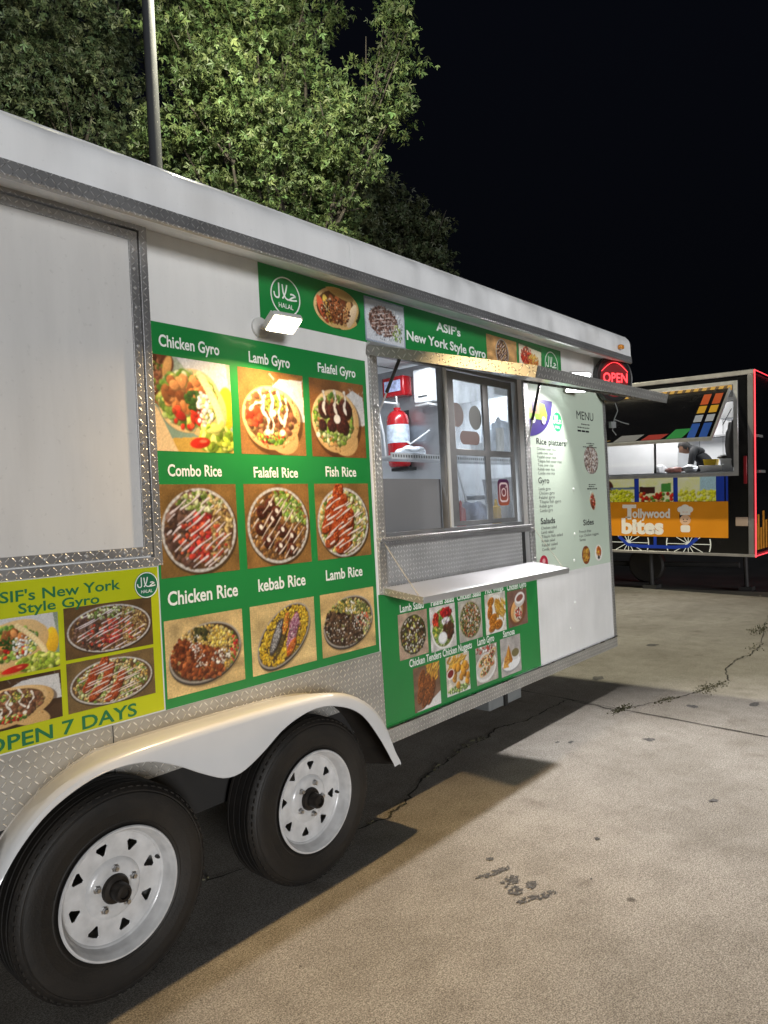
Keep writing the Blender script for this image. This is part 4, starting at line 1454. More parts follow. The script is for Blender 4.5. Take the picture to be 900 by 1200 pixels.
# trims of the window and of the lower edge
m = MB()
m.fbox(W, 2.802, 2.861, 1.128, 2.43, .0005, .016)
m.build('jamb_trim', TREAD, FT, bevel=.002)
m = MB()
m.fbox(W, 4.391, 4.452, 1.05, 2.43, .0005, .016)
m.build('jamb_trim', TREAD, FT, bevel=.002)
m = MB()
m.fbox(W, 5.712, 5.752, .432, 2.60, .0005, .007).box(5.7505, 5.757, -.007, .05, .432, 2.6)
m.build('corner_trim', TREAD, FT)
m = MB()
m.fbox(W, 2.80, 4.39, 1.404, 1.424, -.06, .034).fbox(W, 2.80, 4.44, 1.376, 1.402, .0, .022)
m.build('window_sill', TREADS, FT, bevel=.003)
m = MB()
m.fbox(W, 2.862, 4.335, 1.15, 1.404, -.035, -.025)
m.build('recess_panel', TREADR, FT)
m = MB()
m.fbox(W, 4.337, 4.39, 1.15, 1.404, -.05, -.03)
m.build('recess_gap', BLACK, FT)
m = MB()
m.fbox(W, 2.80, 5.75, .347, .429, .0005, .012)
m.build('lower_rail', TREADL, FT, bevel=.002)
m = MB()
m.loops([[(x, y, z) for y, z in [(-.0125, .424), (-.020, .427), (-.022, .432), (-.018, .437), (-.004, .438), (-.004, .4305)]] for x in (2.79, 5.752)])
m.build('rail_glint_lip', BRUSHED, FT, smooth=True)  # ledge added to catch the flood lamp's glint along the rail
sk = [(-.9, .836), (-.9, .50), (.60, .50), (.70, .60), (2.50, .60), (2.60, .40), (2.60, .347), (2.797, .347), (2.797, .4), (2.788, .836)]
cutplate(W, sk, [], .0005, .006, 'wheel_skirt', TREADL, FT)
m = MB()
m.fbox(W, 1.300, 1.303, .60, .836, .0062, .0075)
m.build('skirt_seam', BLACK, FT)

# shelf -------------------------------------------------------------
SH = Fr((2.82, -.005, 1.152), (1, 0, 0), (0, -.989, -.148))   # n points down
m = MB()
m.fbox(SH, 0, 1.585, 0, .268, -.012, 0)
m.fbox(SH, 0, 1.585, .2685, .275, -.014, .022)
sh = m.build('counter_shelf', SHELF, FT, bevel=.002)
m = MB()
m.fbox(SH, -.006, -.0005, .0, .275, -.014, .022)
m.build('shelf_end', TREAD, sh)
m = MB()
m.fbox(SH, 1.5855, 1.591, .0, .275, -.014, .022)
m.build('shelf_end', TREAD, sh)
CORD = mat('pale_cord', (.45, .40, .30), .7)
for x in (2.835, 4.42):
    m = MB()
    m.tube([(x, -.02, 1.40), (x, -.07, 1.335), (x - .003 if x > 4 else x, -.16, 1.22), (min(x, 4.40), -.235, 1.13)], .0016, 6)
    m.build('stay_cord', CORD, sh)

# awning --------------------------------------------------------------
AW = Fr((2.80, -.008, 2.425), (1, 0, .014), (0, -.9615, -.2747))  # a along x, b outwards, n down
AL = 1.005
m = MB()
m.fbox(AW, 0, 1.60, 0, AL, -.004, .028)
aw = m.build('awning', BRUSHED, FT, bevel=.002)
for (a0, a1, b0, b1) in [(-.008, -.0005, 0, AL + .007), (1.6005, 1.608, 0, AL + .007)]:
    m = MB()
    m.fbox(AW, a0, a1, b0, b1, -.008, .044)
    m.build('edge_trim', TREADE, aw)
m = MB()
m.fbox(AW, 0, 1.60, AL + .0005, AL + .007, -.008, .044)
m.build('edge_trim', TREADF, aw)
m = MB()
m.tube([(2.80, -.014, 2.444), (4.42, -.014, 2.444)], .010)
m.build('hinge', LIGHTAL, aw, smooth=True)


def strut(x, p0, p1):
    p0, p1 = Vector(p0), Vector(p1)
    mid = p0.lerp(p1, .58)
    m_ = MB()
    m_.tube([p0, mid], .0095, 10)
    o_ = m_.build('gas_strut', BLACK, aw, smooth=True)
    m_ = MB()
    m_.tube([mid, p1], .0045, 8)
    m_.build('strut_rod', LIGHTAL, aw, smooth=True)


strut(2.872, (2.872, -.165, 2.35), (2.872, .015, 2.06))
strut(4.39, (4.39, -.14, 2.375), (4.39, -.022, 1.96))

# flood lamps ----------------------------------------------------------
LENSW = emissive('warm_led_lens', (1.0, .86, .58), 22)
LENSC = emissive('white_led_lens', (.95, 1.0, .98), 14)


def flood(c, nrm, hw, hh, lens, power, color, lname, spread):
    nrm = Vector(nrm).normalized()
    uu = Vector((0, 0, 1)).cross(nrm).normalized()
    fr = Fr(c, uu, nrm.cross(uu))
    o_ = cutplate(fr, rrect(-hw - .006, hw + .006, -hh - .006, hh + .006, .012), [], -.022, 0, 'flood_lamp', HOUSING, FT, .003)
    o_['label'] = lname
    m_ = MB()
    for k in range(9):
        a = -hw + 2 * hw * k / 8
        m_.fbox(fr, a - .002, a + .002, -hh * .8, hh * .8, -.036, -.0225)
    m_.build('cooling_fins', HOUSING, o_)
    cutplate(fr, rrect(-hw, hw, -hh, hh, .008), [], .0005, .003, 'lens', lens, o_)
    m_ = MB()
    m_.tube([Vector(c) - nrm * .035, (c[0], -.03, c[2] + .02), (c[0], -.004, c[2] + .02)], .012, 8)
    m_.lathe((c[0], -.001, c[2] + .02), (0, -1, 0), [(.045, 0), (.045, .012), (.035, .018), (.0, .018)], 20)
    m_.build('mount', HOUSING, o_, smooth=True)
    add_light(lname.replace(' ', '_'), 'AREA', fr.p(0, 0, .012), power, color, nrm, hw * 1.1, hh * 1.1, spread)


flood((2.085, -.165, 2.385), (-.06, -.52, -.85), .070, .044, LENSW, FLOOD_WARM, (1.0, .69, .33), 'warm flood lamp', 165)
flood((5.06, -.105, 2.455), (-.42, -.72, -.55), .085, .075, LENSC, FLOOD_WHITE, (1.0, .96, .95), 'white flood lamp', 140)
m = MB()
m.box(5.60, 5.66, -.235, -.2005, 2.765, 2.80)
m.build('marker_lamp', AMBER, FT, bevel=.01)

# window ---------------------------------------------------------------
def glass_mat():
    m, nt, b = newmat('window_screen_glass')
    out = [n for n in nt.nodes if n.type == 'OUTPUT_MATERIAL'][0]
    tr = nt.nodes.new('ShaderNodeBsdfTransparent')
    tr.inputs[0].default_value = (.86, .88, .90, 1)
    gl = nt.nodes.new('ShaderNodeBsdfGlossy')
    gl.inputs['Roughness'].default_value = .08
    df = nt.nodes.new('ShaderNodeBsdfDiffuse')
    df.inputs[0].default_value = (.55, .58, .62, 1)
    tc = nt.nodes.new('ShaderNodeTexCoord')
    mp = nt.nodes.new('ShaderNodeMapping')
    mp.inputs['Scale'].default_value = (3, 3, 1.2)
    mp.inputs['Rotation'].default_value = (0, .5, 0)
    nt.links.new(tc.outputs['Object'], mp.inputs[0])
    n = nt.nodes.new('ShaderNodeTexNoise')
    n.inputs['Scale'].default_value = 3
    n.inputs['Detail'].default_value = 8
    nt.links.new(mp.outputs[0], n.inputs['Vector'])
    r = nt.nodes.new('ShaderNodeMapRange')
    r.inputs['From Min'].default_value, r.inputs['From Max'].default_value = .35, .75
    r.inputs['To Min'].default_value, r.inputs['To Max'].default_value = .05, .34
    nt.links.new(n.outputs['Fac'], r.inputs['Value'])
    m1 = nt.nodes.new('ShaderNodeMixShader')
    nt.links.new(r.outputs[0], m1.inputs[0])
    nt.links.new(tr.outputs[0], m1.inputs[1])
    nt.links.new(df.outputs[0], m1.inputs[2])
    m2 = nt.nodes.new('ShaderNodeMixShader')
    m2.inputs[0].default_value = .07
    nt.links.new(m1.outputs[0], m2.inputs[1])
    nt.links.new(gl.outputs[0], m2.inputs[2])
    nt.links.new(m2.outputs[0], out.inputs[0])
    return m


GLASS = glass_mat()
wf = cutplate(W, rect(2.863, 4.389, 1.4245, 2.429), [rect(2.885, 3.500, 1.445, 2.405), rect(3.537, 4.362, 1.445, 2.405)], -.075, -.03, 'serving_window', FRAMEAL, FT, .002)
sash = cutplate(W, rect(3.545, 4.33, 1.449, 2.40), [rect(3.636, 3.960, 1.925, 2.352), rect(4.030, 4.292, 1.925, 2.352), rect(3.636, 3.965, 1.478, 1.885), rect(4.020, 4.292, 1.478, 1.885)], -.06, -.045, 'sliding_sash', FRAMEAL, wf, .002)
m = MB()
m.fbox(W, 3.505, 3.533, 1.446, 2.404, -.029, -.018)
m.build('mullion_cap', HOUSING, wf, bevel=.002)
m = MB()
for (a0, a1, b0, b1) in [(3.636, 3.960, 1.925, 2.352), (4.030, 4.292, 1.925, 2.352), (3.636, 3.965, 1.478, 1.885), (4.020, 4.292, 1.478, 1.885)]:
    m.fbox(W, a0 - .004, a1 + .004, b0 - .004, b1 + .004, -.0535, -.0515)
m.build('pane', GLASS, wf)
STK1 = mat('brown_sticker', (.16, .09, .08), .5)
STK2 = mat('green_grey_sticker', (.08, .10, .09), .5)
for (cx, cz, ax, az, mt) in [(3.665, 2.135, .075, .075, STK1), (3.87, 2.130, .072, .078, STK2)]:
    m = MB()
    fdisc(W, circ(cx, cz, ax, az, 28), -.050, m)
    m.build('round_sticker', mt, wf, recalc=False)
m = MB()
fdisc(W, rrect(3.69, 3.91, 1.955, 2.04, .04), -.050, m)
m.build('oval_sticker', STK1, wf, recalc=False)


def insta_mat():
    m, nt, b = newmat('red_purple_sticker')
    tc = nt.nodes.new('ShaderNodeTexCoord')
    sx = nt.nodes.new('ShaderNodeSeparateXYZ')
    nt.links.new(tc.outputs['Object'], sx.inputs[0])
    mr = nt.nodes.new('ShaderNodeMapRange')
    mr.inputs['From Min'].default_value, mr.inputs['From Max'].default_value = 1.56, 1.74
    nt.links.new(sx.outputs['Z'], mr.inputs['Value'])
    r = nt.nodes.new('ShaderNodeValToRGB')
    r.color_ramp.elements[0].color = (.38, .10, .05, 1)
    r.color_ramp.elements[1].color = (.06, .015, .08, 1)
    nt.links.new(mr.outputs[0], r.inputs[0])
    nt.links.new(r.outputs[0], b.inputs['Base Color'])
    b.inputs['Roughness'].default_value = .4
    return m


m = MB()
fdisc(W, rrect(4.098, 4.243, 1.562, 1.738, .035), -.0498, m, 0)
o1, i1 = rrect(4.116, 4.225, 1.584, 1.716, .03), rrect(4.126, 4.215, 1.596, 1.704, .024)
n_ = len(o1)
m.add([W.p(a, b, -.0490) for a, b in o1 + i1], [(k, (k + 1) % n_, n_ + (k + 1) % n_, n_ + k) for k in range(n_)], 1)
fring(W, 4.17, 1.65, .020, .029, -.0490, m, 1)
fdisc(W, circ(4.203, 1.686, .006, .007, 10), -.0490, m, 1)
o = m.build('camera_sticker', [insta_mat(), mat('sticker_white', (.75, .6, .6), .4)], wf, recalc=False)

# interior ----------------------------------------------------------------
m = MB()
m.box(4.70, 4.73, .93, 2.098, .485, 2.752)
m.build('kitchen_partition', STAIN, FT)
m = MB()
m.box(4.62, 4.699, .935, 1.12, 2.43, 2.70)
cb = m.build('wall_cabinet', INNERW, FT, bevel=.012)
m = MB()
m.box(4.608, 4.6195, .98, 1.07, 2.475, 2.482)
m.build('handle', BLACK, cb)
m = MB()
m.box(4.58, 4.699, .94, 1.08, 2.395, 2.412)
m.build('cabinet_tray', LIGHTAL, FT, bevel=.003)
m = MB()
m.box(4.58, 4.698, 1.19, 1.42, 2.51, 2.675)
rb = m.build('control_box', REDP, FT, bevel=.012)
rb['label'] = 'red fire-system control box'
m = MB()
m.box(4.5735, 4.5790, 1.22, 1.39, 2.55, 2.64)
m.build('box_label', mat('blue_white_label', (.45, .5, .75), .4, 0, .5, 30), rb)
m = MB()
for k in range(5):
    m.box(3.2 + .0, 5.6, .3 + .35 * k, .31 + .35 * k, 2.755, 2.762)
m.build('ceiling_seam', GREYP, FT)
m = MB()
m.box(4.745, 5.70, 1.55, 2.095, 1.9, 2.45).box(4.745, 5.70, 1.65, 2.095, .6, 1.40)
m.build('kitchen_unit', STAIN, FT, bevel=.01)
m = MB()
m.box(4.75, 5.70, .5, .9, .485, 1.38).box(4.9, 5.3, .6, .85, 1.62, 1.66)
m.build('work_counter', STAIN, FT, bevel=.008)
m = MB()
m.box(3.50, 5.6, .46, .70, 1.905, 1.917).box(3.50, 5.6, .452, .4595, 1.895, 1.935)
rk = m.build('wall_rack', INNERW, FT)
m = MB()
for k in range(76):
    m.box(3.51 + k * .027, 3.524 + k * .027, .4505, .4518, 1.906, 1.924)
m.build('rack_slots', GREYP, rk)
m = MB()
for x in (3.52, 4.55):
    m.tube([(x, .69, 1.905), (x + .12, .69, 1.60), (x + .14, .69, 1.40)], .008)
m.build('rack_leg', LIGHTAL, rk)
m = MB()
m.box(2.90, 5.6, .11, .45, 1.33, 1.40)
m.build('inner_counter', STAIN, FT, bevel=.006)
m = MB()
m.box(4.69, 4.699, .3, .92, 2.38, 2.74)
m.build('light_panel', INNERW, FT)
TUBE = emissive('ceiling_tube', (.92, .97, 1.0), 3.5)
m = MB()
m.box(3.3, 4.5, .85, .95, 2.735, 2.755).box(4.9, 5.6, .85, .95, 2.735, 2.755)
m.build('ceiling_light', TUBE, FT)
add_light('kitchen_ceiling_lamp', 'AREA', (3.9, .9, 2.72), 24, (.88, .95, 1.0), (0, 0, -1), 1.2, .12)
add_light('kitchen_end_lamp', 'AREA', (5.2, .9, 2.72), 21, (.90, .96, 1.0), (0, 0, -1), .7, .12)

# underbody
m = MB()
m.box(-1.4, 5.7, .30, .38, .33, .43).box(-1.4, 5.7, 1.75, 1.83, .33, .43)
for k in range(12):
    m.box(-1.2 + k * .6, -1.15 + k * .6, .381, 1.749, .36, .43)
m.build('chassis', UNDER, FT)
m = MB()
for x in (1.192, 2.086):
    m.tube([(x, -.05, .345), (x, 2.15, .345)], .038, 12)
m.build('axle', UNDER, FT, smooth=True)
m = MB()
m.box(4.22, 4.66, .28, .52, .13, .335)
wt_ = m.build('waste_tank', GREYP, FT, bevel=.012)
m = MB()
m.box(4.19, 4.69, .26, .54, .3352, .345).box(4.40, 4.44, .265, .279, .13, .335)
m.build('tank_strap', UNDER, wt_)
m = MB()
m.tube([(3.9, .35, .43), (3.9, .35, .20)], .022, 10).box(3.84, 3.96, .28, .42, .195, .215)
m.build('stabilizer_foot', UNDER, FT)

# fender ---------------------------------------------------------------
def interp(t, pts):
    xs = [p[0] for p in pts]
    for i in range(len(xs) - 1):
        if t <= xs[i + 1]:
            k = (t - xs[i]) / (xs[i + 1] - xs[i])
            y0, y1 = pts[i][1], pts[i + 1][1]
            m0 = (pts[i + 1][1] - pts[max(0, i - 1)][1]) / (xs[i + 1] - xs[max(0, i - 1)])
            j = min(len(xs) - 1, i + 2)
            m1 = (pts[j][1] - pts[i][1]) / (xs[j] - xs[i])
            h = xs[i + 1] - xs[i]
            return (2 * k ** 3 - 3 * k ** 2 + 1) * y0 + (k ** 3 - 2 * k * k + k) * h * m0 + (-2 * k ** 3 + 3 * k * k) * y1 + (k ** 3 - k * k) * h * m1
    return pts[-1][1]


FC = 1.67
topc = [(-.955, .355), (-.92, .45), (-.87, .56), (-.80, .66), (-.70, .74), (-.58, .785), (-.42, .803), (0, .806), (.42, .795), (.58, .772), (.70, .722), (.80, .645), (.87, .55), (.92, .44), (.955, .355)]
lipc = [(.725, .358), (.80, .53), (.887, .644), (.984, .716), (1.13, .763), (1.288, .755), (1.407, .705), (1.496, .653), (1.59, .605), (1.642, .596), (1.693, .603), (1.783, .643), (1.902, .709), (2.056, .744), (2.20, .726), (2.351, .653), (2.464, .519), (2.565, .357)]
N = 110
rings, inner = [], []
for k in range(N + 1):
    t = k / N
    # even spacing along the arc: denser at both ends
    s = -.955 + 1.91 * (0.5 - 0.5 * math.cos(math.pi * t)) if True else 0
    x = FC + s
    zt = interp(s, topc)
    xl = .725 + (2.565 - .725) * (0.5 - 0.5 * math.cos(math.pi * t))
    zl = min(interp(xl, lipc), zt - .004)
    xo = x * .35 + xl * .65
    # the crown drops a little towards its rolled outer edge
    xa, xb = x * .88 + xl * .12, x * .78 + xl * .22
    jd = .040 + .10 * max(0, min(1, (-.45 - s) / .4))
    ring = [(x, .0, zt - jd), (x, -.12, zt - jd * .42), (xa, -.222, zt - .001), (xa, -.237, zt - .005), (xb, -.246, zt - .013), (xb, -.250, max(zt - .026, zl + .004)), (xl, -.253, zl + .002), (xl, -.250, zl - .001), (xl, -.246, zl + .002)]
    inn = [(xb, -.242, max(zl + .005, zt - .030)), (xa, -.222, zt - .013), (x, 0.0, zt - jd - .012)]
    rings.append(ring[:8])
    inner.append([ring[7], ring[8]] + inn + [ring[0]])
m = MB()
m.loops(rings, close_ring=False, mi=0)
m.loops(inner, close_ring=False, mi=1)
m.build('fender', [FENDW, mat('dirty_fender_inside', (.030, .024, .018), .8, 0, .4, 8)], FT, smooth=True, angle=32, recalc=False)
m = MB()
m.tube([(FC - .955 + 1.91 * k / 60, -.008, interp(-.955 + 1.91 * k / 60, topc) - .037 - .10 * max(0, min(1, (.505 - 1.91 * k / 60) / .4))) for k in range(61)], .006, 6)
m.build('fender_seal', HOUSING, FT, smooth=True)
# dark sheet over the white wall, standing in for shade behind the wheels
m = MB()
m.fbox(W, .62, 2.60, .40, .598, .0006, .004)
m.build('wheel_well_shade', UNDER, FT)

# wheels ----------------------------------------------------------------
def make_wheel(x):
    c = (x, -.118, .345)
    ax = (0, -1, 0)
    hub = MB()
    hub.lathe((0, 0, 0), ax, [(.0, .02), (.048, .02), (.048, .062), (.044, .070), (.030, .073), (.030, .108), (.026, .118), (.017, .120), (.016, .110), (.0, .110)], 28)
    wh = hub.build('wheel', STEELD, FT, smooth=True, loc=c)
    R = .345
    prof = [(.203, -.080), (.222, -.094), (.262, -.103), (.300, -.101), (.327, -.090), (.341, -.072)]
    for h0 in (-.052, -.018, .018, .052):
        prof += [(R, h0 - .014), (R, h0 - .004), (R - .007, h0 - .0035), (R - .007, h0 + .0035), (R, h0 + .004), (R, h0 + .014)]
    prof += [(.341, .072), (.330, .088), (.322, .093), (.318, .0925), (.314, .0965), (.290, .1025), (.286, .1015), (.268, .1045), (.264, .1035), (.245, .101), (.228, .0955), (.224, .0965), (.216, .093), (.205, .084)]
    ty = MB()
    ty.lathe((0, 0, 0), ax, prof, 96)
    # shoulder blocks
    for k in range(72):
        t = 2 * math.pi * k / 72
        ca, sa = math.cos(t), math.sin(t)
        for h in (.062, .078):
            r_, w_ = .3440 - max(0, h - .066) * .62, .0085
            v = []
            for dr in (-.006, .0002):
                for dt in (-w_ / R, w_ / R):
                    for dh in (-.007, .007):
                        v.append(((r_ + dr) * math.cos(t + dt), -(h + dh), (r_ + dr) * math.sin(t + dt)))
            ty.add(v, [(0, 1, 3, 2), (4, 6, 7, 5), (0, 4, 5, 1), (2, 3, 7, 6), (0, 2, 6, 4), (1, 5, 7, 3)])
    t_ = ty.build('tyre', RUBBER, wh, smooth=True, loc=None, angle=30)
    t_.matrix_parent_inverse = Matrix.Identity(4)
    rm = MB()
    rm.lathe((0, 0, 0), ax, [(.200, .086), (.2085, .092), (.211, .100), (.208, .1045), (.203, .1045), (.199, .100), (.198, .094), (.194, .090), (.191, .080), (.189, .074), (.187, .060), (.184, .052), (.180, .050), (.176, .045)], 72)
    rm.lathe((0, 0, 0), ax, [(.176, .045), (.182, -.08), (.205, -.09)], 72)
    r_ = rm.build('rim', RIMW, wh, smooth=True, angle=40)
    r_.matrix_parent_inverse = Matrix.Identity(4)
    # pressed disc with eight windows, dished
    holes = []
    for k in range(8):
        t = 2 * math.pi * (k + .3) / 8
        hp = []
        tri = [(.112, 0), (.154, -.17), (.154, .17)]
        for q in range(3):
            (r1, a1), (r2, a2) = tri[q], tri[(q + 1) % 3]
            for f in (.18, .5, .82):
                hp.append((r1 + (r2 - r1) * f, a1 + (a2 - a1) * f))
        holes.append([(r * math.cos(t + a), r * math.sin(t + a)) for r, a in hp])
    DF = Fr((0, 0, 0), (1, 0, 0), (0, 0, 1))
    dc = cutplate(DF, circ(0, 0, .1775, None, 56), holes + [circ(0, 0, .047, None, 28)], .040, .046, 'rim_disc', RIMW, wh, .0015)
    dc.matrix_parent_inverse = Matrix.Identity(4)
    rr_ = MB()
    rr_.lathe((0, 0, 0), ax, [(.047, .044), (.047, .056), (.050, .058), (.082, .058), (.092, .054), (.099, .0465), (.099, .040)], 48)
    d2 = rr_.build('hub_ring', RIMW, wh, smooth=True, angle=40)
    d2.matrix_parent_inverse = Matrix.Identity(4)
    for k in range(5):
        t = 2 * math.pi * (k + .22) / 5
        nm = MB()
        o_ = (.068 * math.cos(t), 0, .068 * math.sin(t))
        nm.lathe(o_, ax, [(.0135, .056), (.0135, .060), (.010, .061), (.010, .072), (.0075, .076), (.0, .076)], 6)
        q = nm.build('lug_nut', CHROME, wh)
        q.matrix_parent_inverse = Matrix.Identity(4)
    vm = MB()
    vm.lathe((.168 * math.cos(.25), 0, .168 * math.sin(.25)), ax, [(.006, .045), (.006, .06), (.004, .066), (0, .066)], 8)
    q = vm.build('valve', BLACK, wh)
    q.matrix_parent_inverse = Matrix.Identity(4)
    return wh


w1 = make_wheel(1.192)
w2 = w1.copy()
COL.objects.link(w2)
w2.location = (2.086, -.118, .345)
w2.matrix_parent_inverse = w1.matrix_parent_inverse.copy()
w2.rotation_euler = (0, rad(23), 0)
for ch in list(w1.children):
    c = ch.copy()
    COL.objects.link(c)
    c.parent = w2
    c.matrix_parent_inverse = Matrix.Identity(4)

# ------------------------------------------------------------------ loose things in and on the trailer
ex_ = thing('fire_extinguisher', 'red fire extinguisher cylinder hanging inside the serving window', 'extinguisher', (4.60, 1.285, 1.925))
m = MB()
m.lathe((4.60, 1.285, 1.925), (0, 0, 1), [(.0, 0), (.078, .0), (.092, .02), (.095, .05), (.095, .38), (.088, .42), (.06, .455), (.03, .47), (.03, .49), (0, .49)], 36)
m.build('cylinder', REDP, ex_, smooth=True)
m = MB()
m.lathe((4.60, 1.285, 2.12), (0, 0, 1), [(.0955, 0), (.0955, .15)], 36)
m.build('cylinder_label', mat('pale_label', (.55, .62, .74), .5, 0, .35, 25), ex_, smooth=True)
m = MB()
m.lathe((4.60, 1.285, 2.41), (0, 0, 1), [(.02, 0), (.026, .015), (.026, .045), (.012, .05), (.012, .105), (0, .105)], 16)
m.build('valve', BRUSHED, ex_, smooth=True)
m = MB()
m.tube([(4.58, 1.28, 2.45), (4.53, 1.37, 2.47), (4.52, 1.42, 2.40), (4.55, 1.40, 2.2), (4.56, 1.395, 2.0), (4.60, 1.385, 1.95)], .009, 8)
m.tube([(4.60, 1.20, 2.13), (4.57, 1.14, 2.10), (4.60, 1.10, 2.13), (4.64, .99, 2.20)], .007, 8)
m.build('hose', INNERW, ex_, smooth=True)
m = MB()
m.box(4.696, 4.699, 1.24, 1.33, 1.90, 2.40).box(4.60, 4.699, 1.19, 1.38, 1.895, 1.922)
m.build('bracket', BLACK, ex_)

bd = MB()
bd.box(2.905, 3.53, .10, .108, 1.4255, 1.742)
o = bd.build('grey_board', BOARD)
setprops(o, 'plain grey board standing in the open half of the serving window', 'board')


def bag(name, c, sx, sy, sz, m_, label, cat, seed=1):
    rg = random.Random(seed)
    bm = bmesh.new()
    bmesh.ops.create_icosphere(bm, subdivisions=3, radius=1)
    for v in bm.verts:
        q = 1 + .18 * math.sin(v.co.x * 5 + seed) * math.cos(v.co.y * 6) + rg.uniform(-.07, .07)
        v.co = Vector((v.co.x * sx * q, v.co.y * sy * q, max(-.92, v.co.z) * sz * q))
        v.co += Vector(c)
    z0 = min(v.co.z for v in bm.verts)
    for v in bm.verts:
        if v.co.z < z0 + .15 * sz:
            v.co.z = z0
    me = bpy.data.meshes.new(name)
    bm.to_mesh(me)
    bm.free()
    finish(me, m_, True, 60)
    o_ = bpy.data.objects.new(name, me)
    attach(o_, None)
    return setprops(o_, label, cat)


bag('plastic_bag', (3.86, .58, 1.955), .12, .09, .045, mat('clear_bag_plastic', (.62, .66, .72), .25, 0, .15, 20), 'crumpled clear plastic bag lying on the white wire rack', 'bag', 3)
tub = thing('plastic_tub', 'white plastic tub behind the lower sliding pane of the window', 'tub', (4.56, .28, 1.40))
m = MB()
m.lathe((4.56, .28, 1.4005), (0, 0, 1), [(0, 0), (.13, 0), (.15, .33), (.155, .335), (.155, .36), (0, .362)], 32)
m.build('tub_body', INNERW, tub, smooth=True)
bag('paper_towel_pile', (4.20, .32, 1.50), .16, .10, .10, mat('blue_white_paper', (.42, .47, .60), .7, 0, .3, 12), 'blue and white paper bundle on the counter behind the lower left pane', 'paper bundle', 5)
bag('plastic_wrap', (5.05, .60, 2.09), .22, .08, .17, mat('wrap_plastic', (.66, .70, .76), .25, 0, .12, 14), 'shiny plastic wrap bundle on the rack behind the upper right pane', 'plastic wrap', 8)
bx = MB()
bx.box(4.48, 4.74, .50, .68, 1.9172, 2.05)
o = bx.build('foil_box', INNERW, None, bevel=.004)
setprops(o, 'small white carton on the rack behind the round stickers', 'carton')

def squeeze(x, y, z, col, label):
    o_ = MB()
    o_.lathe((x, y, z), (0, 0, 1), [(0, 0), (.032, 0), (.034, .02), (.034, .14), (.030, .155), (.014, .165), (.008, .205), (.004, .21), (0, .21)], 20)
    o_ = o_.build('squeeze_bottle', mat('bottle_plastic', col, .35), None, smooth=True)
    setprops(o_, label, 'bottle', 'squeeze bottles on the inner counter')


squeeze(4.02, .30, 1.4005, (.50, .03, .02), 'red squeeze bottle behind the lower left window pane')
squeeze(4.10, .34, 1.4005, (.75, .72, .66), 'white squeeze bottle behind the lower left window pane')
squeeze(4.34, .22, 1.4005, (.70, .42, .04), 'yellow squeeze bottle behind the middle bar of the window')
m = MB()
m.lathe((4.95, .55, 1.9172), (0, 0, 1), [(0, 0), (.036, 0), (.048, .11), (.05, .26), (.0, .262)], 20)
o = m.build('cup_stack', mat('paper_cup', (.66, .64, .60), .5), None, smooth=True)
setprops(o, 'stack of white paper cups on the rack behind the upper right pane', 'cups')
m = MB()
m.box(4.40, 4.69, .22, .235, 2.36, 2.64)
o = m.build('notice_sheet', mat('notice_paper', (.78, .78, .76), .6), None)
setprops(o, 'white notice sheet with a dark square behind the upper left pane', 'notice')
m = MB()
m.box(4.52, 4.60, .217, .2195, 2.47, 2.57)
q = m.build('printed_square', GREYP, o)

# neon sign at the corner
sg = thing('neon_sign', 'round black sign with glowing red lettering at the trailer corner', 'sign', (5.72, -.115, 2.36))
SN = Vector((-.40, -.916, -.05)).normalized()
su = Vector((0, 0, 1)).cross(SN).normalized()
SG = Fr((5.715, -.115, 2.555), su, SN.cross(su))
NEON = emissive('red_neon', (1.0, .05, .06), 2.2)
m = MB()
m.lathe(SG.p(0, 0, -.045), SN, [(0, 0), (.188, 0), (.192, .01), (.192, .052), (.186, .056), (.178, .052), (.178, .046), (0, .046)], 56)
m.build('housing', BLACK, sg, smooth=True, angle=30)
m = MB()
m.lathe(SG.p(0, 0, .0015), SN, [(0, 0), (.150, 0)], 48)
m.build('sign_face', emissive('dim_red_face', (.16, .006, .008), .18), sg)
m = MB()
for sgn in (1, -1):
    m.tube([SG.p(-.14 + .28 * k / 20, sgn * (.055 + .075 * math.sin(math.pi * k / 20)), .006) for k in range(21)], .0028, 6)
m.build('neon_tube', NEON, sg, smooth=True)
text(SG, 'OPEN', -.125, .135, -.030, .075, .007, NEON, sg, .02, 'neon_letters')
m = MB()
m.tube([SG.p(.03, -.19, -.03), SG.p(.05, -.26, -.02), SG.p(.02, -.33, -.03), SG.p(.0, -.42, -.03), SG.p(.03, -.46, -.02)], .004, 6)
m.tube([SG.p(.02, -.33, -.03), SG.p(.10, -.36, -.01), SG.p(.16, -.37, -.01)], .004, 6)
m.fbox(SG, -.02, .03, -.40, -.35, -.05, -.02)
m.tube([SG.p(-.15, .0, -.045), SG.p(-.15, .0, -.10)], .008, 6)
m.build('cable', GREYP, sg)

# ================================================================== BLACK FOOD TRAILER
th = .040
P0 = (12.02, .426, .58)
T = Fr(P0, (0, -math.cos(th), -math.sin(th)), (0, -math.sin(th), math.cos(th)))
BT = thing('food_trailer', 'black food trailer with an orange name banner and red neon edges', 'food trailer', (13.1, 3.0, 0))


def t2(y, z):
    q = Vector((0, y - P0[1], z - P0[2]))
    return q.dot(T.u), q.dot(T.v)


